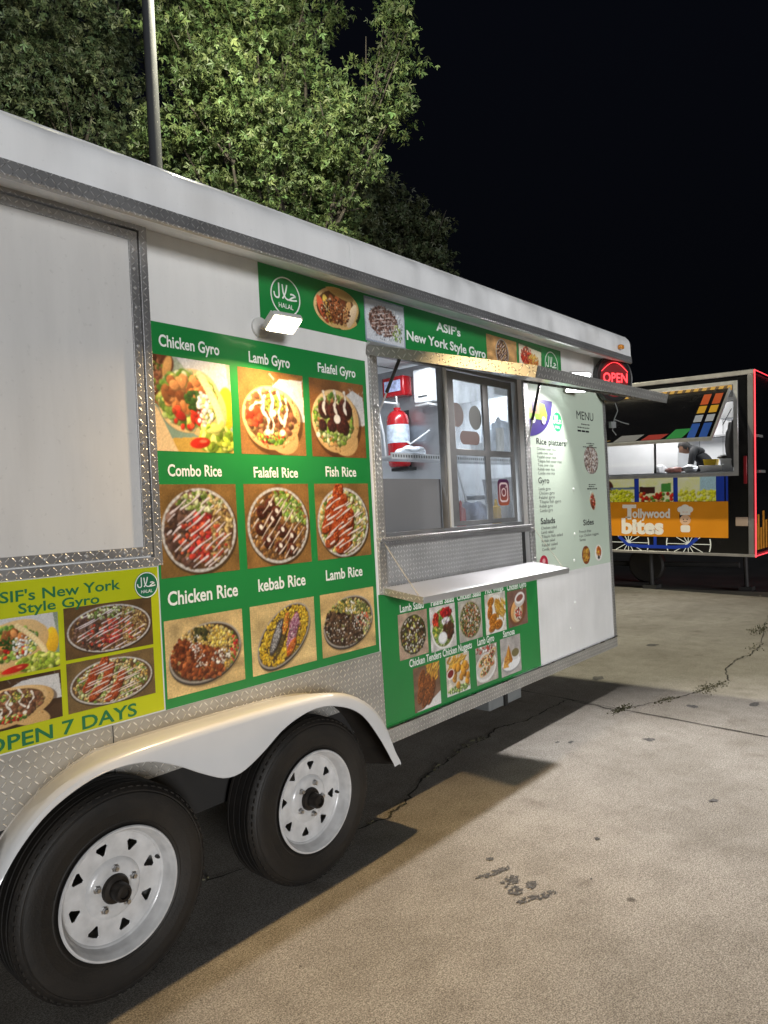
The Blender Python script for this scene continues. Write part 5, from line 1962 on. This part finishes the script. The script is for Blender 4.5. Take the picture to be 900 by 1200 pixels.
BLK = mat('black_gloss_paint', (.003, .003, .004), .25, 0, .2, 3, coat=.3)
BLUE = mat('blue_print', (.012, .045, .36), .35, 0, .08)
ORANGE = mat('orange_banner_print', (.72, .26, .008), .4, 0, .06)
T2W = mat('trailer_edge_aluminium', (.52, .50, .48), .35, .7, .15, 6)
WA0, WA1, WB0, WB1 = -3.9, t2(.62, 2.5)[0], 1.31, 2.68
cutplate(T, rect(-5.4, 0, 0.03, 2.83), [rect(WA0, WA1, WB0, WB1)], -.05, 0, 'front_wall', BLK, BT)
m = MB()
m.fbox(T, -5.4, 0, 2.76, 2.83, -2.4, -.051)
m.build('roof', BLK, BT)
m = MB()
m.fbox(T, -.05, 0, .03, 2.759, -2.4, -.051)
sd_ = m.build('side_wall', BLK, BT)
m = MB()
m.fbox(T, -5.4, -.051, .03, 2.759, -2.4, -2.35).fbox(T, -5.4, -5.35, .03, 2.759, -2.349, -.051).fbox(T, -5.349, -.051, .03, .25, -2.349, -.051)
m.build('body_shell', INNERW, BT)
m = MB()
m.fbox(T, -.058, -.0505, .26, 2.755, -2.345, -.055)
m.build('inner_lining', INNERW, BT)
m = MB()
m.fbox(T, -5.4, .02, 2.80, 2.875, -.02, .025)
m.build('roof_edge', T2W, BT, bevel=.01)
m = MB()
m.fbox(T, -5.4, .02, 0, .045, .0005, .03)
m.build('bottom_rail', T2W, BT, bevel=.006)
m = MB()
m.fbox(T, -.075, .012, .0455, 2.799, .0005, .02)
m.build('corner_post', mat('corner_post_metal', (.26, .25, .25), .4, .5), BT, bevel=.006)
NEON2 = emissive('red_neon_tube', (1.0, .06, .08), 1.5)
m = MB()
m.tube([T.p(.03, .0, .025), T.p(.03, 2.86, .025), T.p(.03, 2.86, -2.3)], .010, 8)
m.tube([T.p(.03, .02, .025), T.p(.03, .02, -2.3)], .010, 8)
m.tube([T.p(-.02, .0, -2.2), T.p(-5.0, .0, -2.2)], .010, 8)
m.build('neon_tube', NEON2, BT)
YEL2 = mat('yellow_orange_print', (.55, .22, .02), .5, 0, .3, 12)
SD = Fr(T.p(0, 0, 0), (1, 0, 0), T.v)
m = MB()
for k, (x, h) in enumerate([(.06, .42), (.20, .55), (.36, .34), (.52, .60), (.70, .45), (.9, .5)]):
    m.fbox(SD, x, x + .11, .10, .10 + h, .001, .004)
m.build('side_graphic', YEL2, sd_)
for x_, z_ in ((.15, 1.85), (.30, 1.30)):
    m = MB()
    m.fbox(SD, x_, x_ + .3, z_, z_ + .04, .001, .03)
    m.build('door_hinge', T2W, sd_)
# window frame
cutplate(T, rect(WA0 - .06, WA1 + .06, WB0 - .05, WB1 + .05), [rect(WA0 + .005, WA1 - .005, WB0 + .005, WB1 - .005)], .0005, .03, 'window_frame', LIGHTAL, BT, .004)
m = MB()
m.fbox(T, WA0, WA1, WB0 - .0, WB0 + .03, -.75, -.052)
m.build('serving_counter', STAIN, BT)
aL = t2(1.916, 2.2)[0]
m = MB()
m.fbox(T, -3.8, aL, WB0 + .031, 2.0, -1.9, -1.3)
m.build('drink_fridge', INNERW, BT, bevel=.01)
m = MB()
m.fbox(T, aL + .001, aL + .03, WB0 + .031, 2.02, -.13, -.10)
m.build('fridge_edge', BLACK, BT)
# awning hung out in front of the window
hz = 2.60
AWT = Fr(T.p(0, hz, .03), T.u, (T.v * -.64 + T.n * .768))
LT = 1.26
m = MB()
m.fbox(AWT, -4.2, WA1 - .06, 0, LT, -.03, 0)
at_ = m.build('awning', BLK, BT)
# fbox frame: n = u x v; make the printed side the one that faces out and up
sgn = 1 if AWT.n.dot(Vector((-1, 0, .3))) > 0 else -1
dd = (lambda k: .001 + .001 * k) if sgn > 0 else (lambda k: -.031 - .001 * k)
aR = WA1 - .06
m = MB()
m.fbox(AWT, -4.2, aR + .02, LT, LT + .03, -.04, .01).fbox(AWT, aR, aR + .025, 0, LT, -.04, .01)
m.build('awning_edge', LIGHTAL, at_)
pal = [mat('awning_orange', (.42, .07, .015), .5), mat('awning_yellow', (.48, .26, .02), .5), mat('awning_grey', (.28, .30, .36), .5), mat('awning_blue', (.012, .06, .28), .5)]
m = MB()
for k, (v0, v1) in enumerate([(.10, .32), (.35, .50), (.54, .68), (.71, .99)]):
    for c_ in (0, 1):
        a1 = aR - .05 - .17 * c_
        m.add([AWT.p(a, b * LT, dd(0)) for a, b in ((a1 - .115, v0), (a1, v0), (a1, v1), (a1 - .115, v1))], [(0, 1, 2, 3)], k)
m.build('awning_stripes', pal, at_, recalc=False)
m = MB()
for (a0, a1, v0, v1, k) in [(-.98, -.74, .80, .985, 1), (-1.36, -1.06, .88, .985, 0), (-1.80, -1.44, .86, .985, 2), (-2.2, -1.95, .94, .985, 3), (-2.7, -2.35, .93, .985, 3)]:
    sl = .10
    m.add([AWT.p(a + (sl if b == v0 else 0), b * LT, dd(0)) for a, b in ((a0, v0), (a1, v0), (a1, v1), (a0, v1))], [(0, 1, 2, 3)], k)
m.build('awning_pictures', [mat('board_red', (.24, .02, .015), .5), mat('board_green', (.015, .18, .04), .5), mat('board_grey', (.16, .16, .17), .5), mat('board_ochre', (.22, .14, .04), .5)], at_, recalc=False)
m = MB()
m.fbox(T, -4.2, WA1 - .02, 2.585, 2.665, .031, .055, 0)
k = 0
a = -4.18
while a < WA1 - .1:
    m.add([T.p(a + q, b, .0565) for q, b in ((0, 2.59), (.055, 2.59), (.095, 2.66), (.04, 2.66))], [(0, 1, 2, 3)], 1)
    a += .125
m.build('valance', [mat('valance_amber', (.62, .36, .07), .5), mat('valance_dark', (.12, .07, .03), .5)], BT, recalc=False)
for a in (WA1 - .03,):
    m = MB()
    m.tube([T.p(a, 2.3, .03), T.p(a, 2.02, .5)], .008, 6)
    m.build('gas_strut', BLACK, at_)
# printed cart: displays, blue bars, banner, wheels
dz0, dz1 = .865, 1.275
for k, (ya, yb_, kind, nm) in enumerate([(2.83, 2.235, 'corn', 'corn'), (2.155, 1.587, 'tomato', 'tomatoes and onions'), (1.514, .926, 'lemon', 'yellow lemons')]):
    photo(T, t2(ya, 1.7)[0], t2(yb_, 1.7)[0], dz0, dz1, .006, d_produce(kind), (244, 250, 158), BT, 'picture of ' + nm, 56, 90 + k, name='display_picture', gain=1.18)
m = MB()
m.fbox(T, -3.4, t2(.747, 1.8)[0], 1.277, 1.308, .0005, .005)
for ya, yb_ in [(2.235, 2.155), (1.587, 1.514), (.926, .80), (.785, .745)]:
    m.fbox(T, t2(ya, 1.7)[0] + .004, t2(yb_, 1.7)[0] - .004, .865, 1.276, .0005, .0052)
m.build('cart_frame', BLUE, BT)
ob_ = cutplate(T, rect(-3.2, t2(.77, 1.2)[0], .285, .862), [], .0005, .006, 'name_banner', ORANGE, BT)
OUT = mat('banner_lettering', (.86, .80, .70), .5, 0, .03)
text(T, 'T', t2(2.46, 1.3)[0], t2(2.22, 1.3)[0], .585, .235, .008, OUT, ob_, .05)
text(T, 'ollywood', t2(2.29, 1.3)[0], t2(1.66, 1.3)[0], .60, .15, .0084, OUT, ob_, .035)
text(T, 'bites', t2(2.48, 1.3)[0], t2(1.765, 1.3)[0], .335, .255, .0088, OUT, ob_, .05)
m = MB()
for (a_, b_, w_) in [(2.37, .596, .08), (2.40, .356, .06), (2.20, .356, .06), (2.22, .50, .05)]:
    q = t2(a_, 1.3)[0]
    m.fbox(T, q - w_ / 2, q + w_ / 2, b_, b_ + .016, .0066, .0080)
m.build('letter_serifs', OUT, ob_)
# cook emblem
q = t2(1.42, 1.2)[0]
m = MB()
fdisc(T, rrect(q - .075, q + .075, .365, .48, .03), .0075, m, 0)
fdisc(T, circ(q, .565, .085, .085, 24), .0078, m, 2)
fdisc(T, [(q - .092, .60)] + [(q + .092 * math.cos(rad(t)), .60 + .05 * math.sin(rad(t))) for t in range(180, 361, 20)][::-1] + [(q - .092, .66), (q + .092, .66)][::-1], .0076, m, 1)
fdisc(T, rect(q - .08, q + .08, .645, .69), .0085, m, 0)
for x_, z_, r_ in ((-.07, .735, .055), (0, .755, .07), (.07, .735, .055)):
    fdisc(T, circ(q + x_, z_, r_, r_ * .9, 18), .0086 + .0002 * x_, m, 0)
for x_ in (-.03, .03):
    fdisc(T, circ(q + x_, .575, .008, .012, 8), .0090, m, 1)
ribbon(T, [(q - .03, .545), (q - .012, .535), (q + .012, .535), (q + .03, .545)], .008, .0090, m, 1)
m.build('cook_emblem', [OUT, LETK, mat('skin_print', (.72, .45, .28), .5)], ob_, recalc=False)
m = MB()
for yc in (2.386, 1.397, 3.3):
    ac = t2(yc, .76)[0]
    bc = .175
    pr = None
    R_ = .345
    arc = [(ac + R_ * math.cos(rad(t)), bc + R_ * math.sin(rad(t))) for t in range(-200, 21, 5)]
    seg = [p_ for p_ in arc if .046 < p_[1] < .283]
    left = [p_ for p_ in seg if p_[0] < ac]
    right = [p_ for p_ in seg if p_[0] > ac]
    for s_ in (left, right):
        if len(s_) > 1:
            ribbon(T, s_, .018, .004, m, 0)
    fdisc(T, circ(ac, bc, .045, .045, 20), .0045, m, 0)
    for t in range(0, 360, 30):
        e_ = (ac + R_ * math.cos(rad(t)), bc + R_ * math.sin(rad(t)))
        kk = 1.0
        if e_[1] > .283: kk = (.283 - bc) / (e_[1] - bc)
        if e_[1] < .046: kk = (.046 - bc) / (e_[1] - bc)
        ribbon(T, [(ac, bc), (ac + (e_[0] - ac) * kk, bc + (e_[1] - bc) * kk)], .012, .003 + t * 1e-6, m, 0)
aA, aB = t2(2.55, .8)[0], t2(1.25, .8)[0]
ribbon(T, [(aA, .275), (aA + .15, .14), (aA + .35, .115), (aB - .35, .115), (aB - .15, .14), (aB, .275)], .055, .0055, m, 1)
ribbon(T, [(aA + .62, .283), (aA + .62, .12)], .05, .0052, m, 1)
m.build('cart_wheels', [LETW, BLUE], BT, recalc=False)
m = MB()
pa, pb = t2(.478, 2.142), t2(.488, 1.714)
m.fbox(T, pa[0] - .025, pa[0] + .025, pb[1], pa[1], .0005, .02)
m.build('reflector', mat('dark_red_reflector', (.22, .01, .015), .3), BT, bevel=.006)
pa = t2(.573, 1.133)
m = MB()
m.fbox(T, pa[0] - .09, pa[0] + .09, pa[1] - .07, pa[1] + .07, .0005, .02)
m.build('outlet_box', mat('beige_box', (.35, .26, .20), .5), BT, bevel=.006)
m = MB()
m.lathe((13.4, 2.6, .33), (-1, 0, 0), [(0, -.1), (.30, -.1), (.33, -.06), (.33, .06), (.30, .1), (.0, .1)], 32)
m.build('wheel', RUBBER, BT, smooth=True)
m = MB()
m.tube([(12.5, 2.2, .62), (12.5, 2.2, .06)], .04, 10).box(12.38, 12.62, 2.08, 2.32, 0, .06).tube([(12.6, .7, .60), (12.6, .7, .06)], .035, 10).box(12.5, 12.7, .6, .8, 0, .06)
m.tube([(13.4, 1.0, .33), (13.4, 4.5, .36)], .05, 10)
m.build('support_leg', UNDER, BT)
add_light('black_trailer_lamp', 'AREA', T.p(-1.8, 2.70, -1.0), 42, (1.0, .97, .95), (0, 0, -1), 1.8, .3)
add_light('black_trailer_front_fill', 'AREA', T.p(-2.4, 2.70, -.25), 12, (.95, 1.0, 1.0), (.35, 0, -1), 2.0, .15)  # added fill near the window, aimed inwards to brighten the fridge
add_light('black_trailer_end_lamp', 'AREA', T.p(-.55, 2.72, -.7), 16, (.95, 1.0, 1.0), (0, 0, -1), .5, .3)
m = MB()
m.fbox(T, -2.7, -.9, 2.735, 2.755, -1.15, -.85)
m.build('ceiling_light', emissive('trailer_tube', (1, .98, .95), 5), BT)

m = MB()
for k in range(9):
    m.fbox(T, -3.6 + k * .42, -3.594 + k * .42, .30, 2.70, -2.349, -2.343)
m.build('wall_seams', GREYP, BT)
m = MB()
m.fbox(T, -1.75, -.35, 2.02, 2.05, -2.34, -2.05)
sh2 = m.build('back_shelf', STAIN, BT)
m = MB()
m.fbox(T, -.95, -.18, 2.30, 2.62, -2.34, -1.7)
m.build('extractor_hood', STAIN, BT, bevel=.02)

# things on the counter of the black trailer
def prop_box(name, y, z, w, h, dpt, back, m_, label, cat, tilt=0.0):
    a_, b_ = t2(y, z)
    mb_ = MB()
    for k_ in range(3):
        s0, s1 = 1 - .06 * k_, 1 - .06 * (k_ + 1)
    ring = lambda s_, bb_: [T.p(a_ - w / 2 * s_, bb_, -back - dpt / 2 * (1 - s_)), T.p(a_ + w / 2 * s_, bb_, -back - dpt / 2 * (1 - s_)), T.p(a_ + w / 2 * s_, bb_, -back - dpt + dpt / 2 * (1 - s_)), T.p(a_ - w / 2 * s_, bb_, -back - dpt + dpt / 2 * (1 - s_))]
    mb_.loops([ring(.86, b_), ring(1.0, b_ + h * .85), ring(1.04, b_ + h * .86), ring(1.04, b_ + h)])
    o_ = mb_.build(name, m_, None, bevel=.006)
    return setprops(o_, label, cat)


cb_z = lambda y: (T.p(t2(y, 2)[0], WB0 + .031)).z
prop_box('takeout_tray', 1.05, cb_z(1.05), .36, .10, .3, .2, LIGHTAL, 'low silver tray on the counter in front of the bending cook', 'tray')
o = prop_box('snack_box', 1.08, cb_z(1.08) + .101, .20, .10, .16, .26, mat('yellow_packet', (.70, .48, .02), .5), 'yellow packet standing on the silver tray', 'packet')
prop_box('white_crate', .82, cb_z(.82), .20, .20, .3, .25, INNERW, 'white crate at the right end of the counter', 'crate')
o = bag('black_pan', (12.36, .86, cb_z(.86) + .235), .08, .12, .035, BLACK, 'black pan resting on the white crate', 'pan', 4)
bag('white_bowl', (12.25, 1.86, cb_z(1.86) + .07), .08, .09, .075, INNERW, 'white cloth bundle at the left end of the open counter', 'bundle', 6)
bag('food_heap', (12.25, 1.62, cb_z(1.62) + .045), .08, .16, .05, mat('red_brown_food', (.25, .10, .08), .5, 0, .5, 30), 'heap of dark red food in the middle of the counter', 'food', 7)
bag('steel_pot', (12.25, 1.38, cb_z(1.38) + .06), .08, .12, .065, STAIN, 'steel pot on the counter beside the silver tray', 'pot', 9)
jk = bag('hanging_jacket', (12.30, .70, cb_z(.70) + .42), .06, .13, .36, mat('dark_grey_cloth', (.06, .06, .065), .8), 'dark grey jacket hanging at the right side of the window', 'jacket', 10)

# bending cook: one skinned body
def person():
    root = thing('person', 'person in a dark shirt bending over inside the black trailer', 'person', (12.95, 1.19, .86))
    DY, DZ = .10, .07
    def skin(verts, edges, radii, name, m_, root_i=0):
        me = bpy.data.meshes.new(name)
        me.from_pydata([(a_, b_ + DY, c_ + (DZ if c_ > 1.5 else 0)) for a_, b_, c_ in verts], edges, [])
        o_ = bpy.data.objects.new('tmp', me)
        COL.objects.link(o_)
        md = o_.modifiers.new('skin', 'SKIN')
        for i, r_ in enumerate(radii):
            me.skin_vertices[0].data[i].radius = (r_ if isinstance(r_, tuple) else (r_, r_))
        me.skin_vertices[0].data[root_i].use_root = True
        sb = o_.modifiers.new('sub', 'SUBSURF')
        sb.levels = sb.render_levels = 2
        dg = bpy.context.evaluated_depsgraph_get()
        out = bpy.data.meshes.new_from_object(o_.evaluated_get(dg))
        bpy.data.objects.remove(o_)
        out.name = name
        out.materials.clear()
        finish(out, m_, True, 80)
        q_ = bpy.data.objects.new(name, out)
        attach(q_, root)
        return q_
    SKIN = mat('skin', (.36, .20, .13), .5)
    X = 12.95
    v = [(X, 1.10, 1.78), (X, 1.18, 1.98), (X, 1.32, 2.20), (X, 1.40, 2.30), (X, 1.47, 2.345), (X, 1.53, 2.36),
         (X - .18, 1.38, 2.24), (X - .25, 1.42, 1.98), (X - .24, 1.52, 1.78), (X + .18, 1.38, 2.24), (X + .25, 1.42, 1.98), (X + .24, 1.52, 1.78),
         (X - .10, 1.08, 1.70), (X - .11, 1.12, 1.28), (X - .11, 1.06, .90), (X - .11, 1.16, .87), (X + .10, 1.08, 1.70), (X + .11, 1.12, 1.28), (X + .11, 1.06, .90), (X + .11, 1.16, .87)]
    e = [(0, 1), (1, 2), (2, 3), (3, 4), (4, 5), (3, 6), (6, 7), (7, 8), (3, 9), (9, 10), (10, 11), (0, 12), (12, 13), (13, 14), (14, 15), (0, 16), (16, 17), (17, 18), (18, 19)]
    r_ = [(.15, .12), (.15, .12), (.16, .13), (.10, .09), .055, .06, .065, .048, .035, .065, .048, .035, .085, .062, .045, .04, .085, .062, .045, .04]
    skin(v, e, r_, 'body', mat('dark_shirt', (.009, .010, .013), .8, 0, .2, 6))
    bm = bmesh.new()
    bmesh.ops.create_icosphere(bm, subdivisions=3, radius=1)
    hc = Vector((X - .01, 1.565 + DY, 2.345 + DZ))
    fd = Vector((-.25, .75, -.62)).normalized()
    sd = fd.cross(Vector((0, 0, 1))).normalized()
    ud = sd.cross(fd).normalized()
    for q_ in bm.verts:
        c_ = q_.co.copy()
        k_ = 1 - .22 * max(0, -c_.z)
        nose = .25 * math.exp(-((c_.x / .18) ** 2 + ((c_.z + .05) / .28) ** 2)) if c_.y > .5 else 0
        eye = -.07 * math.exp(-(((abs(c_.x) - .36) / .14) ** 2 + ((c_.z - .08) / .12) ** 2)) if c_.y > .4 else 0
        q_.co = hc + sd * c_.x * .078 * k_ + fd * (c_.y * .098 * k_ + .1 * (nose + eye)) + ud * c_.z * .118
    me = bpy.data.meshes.new('head')
    bm.to_mesh(me)
    bm.free()
    finish(me, SKIN, True, 80)
    h = bpy.data.objects.new('head', me)
    attach(h, root)
    bm = bmesh.new()
    bmesh.ops.create_icosphere(bm, subdivisions=3, radius=1)
    for q_ in list(bm.verts):
        if q_.co.y > .35 and q_.co.z < .45 or q_.co.z < -.45:
            bm.verts.remove(q_)
    for q_ in bm.verts:
        c_ = q_.co
        q_.co = hc + sd * c_.x * .084 + fd * (c_.y * .106 - .002) + ud * (c_.z * .126 + .004)
    me = bpy.data.meshes.new('hair')
    bm.to_mesh(me)
    bm.free()
    finish(me, mat('black_hair', (.012, .010, .010), .6), True, 80)
    hr = bpy.data.objects.new('hair', me)
    attach(hr, root)
    for s_ in (-1, 1):
        w0 = Vector((X + s_ * .24, 1.52, 1.78))
        vv, ee, rr_ = [tuple(w0), tuple(w0 + Vector((0, .03, -.07)))], [(0, 1)], [.026, .034]
        for f_ in range(4):
            b0 = len(vv)
            off = (f_ - 1.5) * .019
            vv += [tuple(w0 + Vector((off, .045, -.10))), tuple(w0 + Vector((off * 1.1, .07, -.13 - .008 * (f_ in (1, 2))))), tuple(w0 + Vector((off * 1.1, .075, -.155 - .01 * (f_ in (1, 2)))))]
            ee += [(1, b0), (b0, b0 + 1), (b0 + 1, b0 + 2)]
            rr_ += [.010, .009, .008]
        b0 = len(vv)
        vv += [tuple(w0 + Vector((-s_ * .04, .045, -.07))), tuple(w0 + Vector((-s_ * .05, .065, -.10)))]
        ee += [(1, b0), (b0, b0 + 1)]
        rr_ += [.011, .009]
        skin(vv, ee, rr_, 'hand', SKIN)


person()

# ================================================================== TREES AND LAMP POST
def leaf_mat(name, col):
    m, nt, b = newmat(name)
    at = nt.nodes.new('ShaderNodeAttribute')
    at.attribute_name = 'Col'
    mx = nt.nodes.new('ShaderNodeMix')
    mx.data_type = 'RGBA'
    mx.blend_type = 'MULTIPLY'
    mx.inputs[0].default_value = 1
    mx.inputs[6].default_value = col + (1,)
    nt.links.new(at.outputs['Color'], mx.inputs[7])
    out = [n for n in nt.nodes if n.type == 'OUTPUT_MATERIAL'][0]
    nt.links.new(mx.outputs[2], b.inputs['Base Color'])
    b.inputs['Roughness'].default_value = .5
    b.inputs['Specular IOR Level'].default_value = .35
    tl = nt.nodes.new('ShaderNodeBsdfTranslucent')
    nt.links.new(mx.outputs[2], tl.inputs[0])
    ms = nt.nodes.new('ShaderNodeMixShader')
    ms.inputs[0].default_value = .3
    nt.links.new(b.outputs[0], ms.inputs[1])
    nt.links.new(tl.outputs[0], ms.inputs[2])
    nt.links.new(ms.outputs[0], out.inputs[0])
    return m


BARK = mat('bark', (.028, .023, .017), .9, 0, .4, 14, .6, 30)


def tree(lobes, base, nleaf, size, col, seed, label, spray=0.14):
    rg = np.random.default_rng(seed)
    L = np.array(lobes)
    root = thing('tree', label, 'tree', base)
    c = L[:, :3].mean(axis=0)
    vol = L[:, 3] ** 2.2
    NL = 16
    pick = rg.choice(len(L), size=nleaf // NL, p=vol / vol.sum())
    dirs = rg.normal(size=(len(pick), 3))
    dirs /= np.linalg.norm(dirs, axis=1)[:, None]
    rr_ = L[pick, 3] * np.clip(rg.beta(2.2, 1.1, len(pick)) * 1.12, 0, 1.14)
    sp = L[pick, :3] + dirs * rr_[:, None]
    ctr = np.repeat(sp, NL, axis=0) + rg.normal(0, spray * .62, (len(sp) * NL, 3)) * np.array([1, 1, .75])
    n = len(ctr)
    outd = np.repeat(dirs, NL, axis=0)
    d1 = rg.normal(size=(n, 3)) + outd * .5 + np.array([0, 0, -.35])
    d1 /= np.linalg.norm(d1, axis=1)[:, None]
    d2 = rg.normal(size=(n, 3))
    d2 -= (d2 * d1).sum(1)[:, None] * d1
    d2 /= np.linalg.norm(d2, axis=1)[:, None]
    s = size * rg.uniform(.55, 1.25, n)[:, None]
    w = s * rg.uniform(.16, .36, n)[:, None]
    nn = np.cross(d1, d2)
    lobs = []
    for ang, ln in ((0, 1.0), (.95, .72), (-.95, .72)):
        e1 = d1 * math.cos(ang) + d2 * math.sin(ang)
        e2 = d2 * math.cos(ang) - d1 * math.sin(ang)
        b0 = ctr - d1 * s * .35
        q0, q2 = b0, b0 + e1 * s * ln
        q1 = b0 + e1 * s * ln * .5 + e2 * w * ln * .62 + nn * w * .30
        q3 = b0 + e1 * s * ln * .5 - e2 * w * ln * .62 + nn * w * .30
        lobs.append(np.stack([q0, q1, q2, q3], 1))
    co = np.stack(lobs, 1).reshape(-1, 3)
    i = np.arange(n * 3) * 4
    f = np.stack([i, i + 1, i + 2, i + 3], 1)
    me = bpy.data.meshes.new('crown')
    me.vertices.add(len(co))
    me.vertices.foreach_set('co', co.ravel())
    tri = np.concatenate([f[:, [0, 1, 2]], f[:, [0, 2, 3]]])
    me.loops.add(len(tri) * 3)
    me.loops.foreach_set('vertex_index', tri.ravel().astype(np.int32))
    me.polygons.add(len(tri))
    me.polygons.foreach_set('loop_start', np.arange(0, len(tri) * 3, 3, dtype=np.int32))
    me.polygons.foreach_set('loop_total', np.full(len(tri), 3, dtype=np.int32))
    me.update(calc_edges=True)
    at = me.color_attributes.new('Col', 'FLOAT_COLOR', 'POINT')
    g_ = np.repeat(rg.uniform(.55, 1.3, n) * np.repeat(rg.uniform(.5, 1.3, len(sp)), NL), 12)
    h_ = np.repeat(rg.uniform(.85, 1.25, n), 12)
    at.data.foreach_set('color', np.stack([g_ * h_, g_, g_ * .9, np.ones_like(g_)], 1).ravel())
    me.materials.append(leaf_mat('leaf', col))
    o_ = bpy.data.objects.new('crown', me)
    attach(o_, root)
    # trunk and limbs
    b = Vector(base)
    fork = Vector((b.x, b.y, max(2.2, L[:, 2].min() - 2.0)))
    m_ = MB()
    m_.tube([b, b.lerp(fork, .5) + Vector((.05, .03, 0)), fork], [.20, .16, .14], 10)
    for row in lobes:
        e_ = Vector(row[:3])
        md = fork.lerp(e_, .5) + Vector((rg.uniform(-.2, .2), rg.uniform(-.2, .2), .15))
        m_.tube([fork, md, e_], [.07, .035, .012], 7)
        for _ in range(3):
            q_ = e_ + Vector(rg.normal(size=3)) * row[3] * .5
            m_.tube([md.lerp(e_, .5), q_], [.025, .008], 5)
    m_.build('trunk', BARK, root, smooth=True)


tree([(8.53, 7.34, 9.95, 1.24), (7.59, 8.33, 8.29, 0.86), (8.69, 7.20, 8.11, 1.24), (9.38, 6.02, 8.72, 0.68), (9.90, 5.33, 8.59, 0.45), (9.41, 6.20, 7.84, 0.79), (8.95, 6.98, 11.20, 1.12), (9.87, 5.19, 9.43, 0.39), (8.15, 7.91, 11.89, 1.26), (9.2, 6.70, 12.28, 1.0), (7.73, 7.35, 8.86, 0.80), (8.67, 7.75, 6.88, 0.96), (9.60, 6.88, 7.19, 0.72), (9.90, 5.16, 10.09, 0.33), (9.36, 7.40, 5.99, 1.30), (7.67, 8.02, 10.17, 0.93)],
     (8.9, 7.3, 0), 44000, .112, (.076, .118, .046), 21, 'bright lamplit leafy tree behind the roof of the white trailer')
tree([(6.45, 11.07, 10.88, 1.43), (7.15, 10.94, 9.45, 1.36), (5.85, 11.34, 9.12, 1.25), (7.44, 10.32, 11.16, 0.97), (7.88, 10.29, 12.89, 1.43), (6.66, 10.97, 12.91, 1.61), (5.00, 11.67, 10.33, 1.61), (7.41, 10.91, 8.00, 1.27), (6.04, 11.26, 7.38, 1.43), (7.92, 10.27, 8.80, 0.89)],
     (6.6, 11.1, 0), 36000, .125, (.070, .100, .054), 22, 'darker leafy tree left of the lamp post')
tree([(13.77, 9.13, 9.29, 0.77), (14.28, 8.48, 8.70, 0.69), (14.59, 8.07, 8.23, 0.47), (14.15, 8.97, 8.05, 1.08), (14.73, 7.88, 8.70, 0.30), (13.45, 9.49, 8.24, 1.07), (14.38, 8.36, 7.51, 0.86)],
     (14.1, 8.9, 0), 16000, .125, (.060, .080, .042), 23, 'dim tree lowest and farthest right above the trailer roof')

LPX, LPY = 4.90, 5.08
lp = thing('lamp_post', 'tall grey lamp post rising behind the white trailer', 'lamp post', (LPX, LPY, 0))
POLE = mat('galvanised_pole', (.028, .031, .036), .9, 0, .12, 5)
m = MB()
m.lathe((LPX, LPY, 0), (0, 0, 1), [(.10, .0), (.10, .25), (.075, .3), (.078, 4), (.070, 8.9), (0, 8.9)], 20)
m.build('pole', POLE, lp, smooth=True)
m = MB()
m.tube([(LPX, LPY, 8.75), (LPX + .35, LPY - .25, 8.85), (LPX + .75, LPY - .55, 8.85)], .03, 10)
m.build('arm', POLE, lp, smooth=True)
m = MB()
m.box(LPX + .70, LPX + 1.15, LPY - .85, LPY - .45, 8.78, 8.90)
hd = m.build('lamp_head', POLE, lp, bevel=.03)
m = MB()
m.box(LPX + .76, LPX + 1.09, LPY - .79, LPY - .51, 8.772, 8.779)
m.build('lens', emissive('sodium_lens', (1.0, .93, .74), 20), hd)
pl = add_light('lamp_post_light', 'POINT', (LPX + .92, LPY - .65, 8.66), POLE_POWER, (1.0, .94, .70), radius=.12)
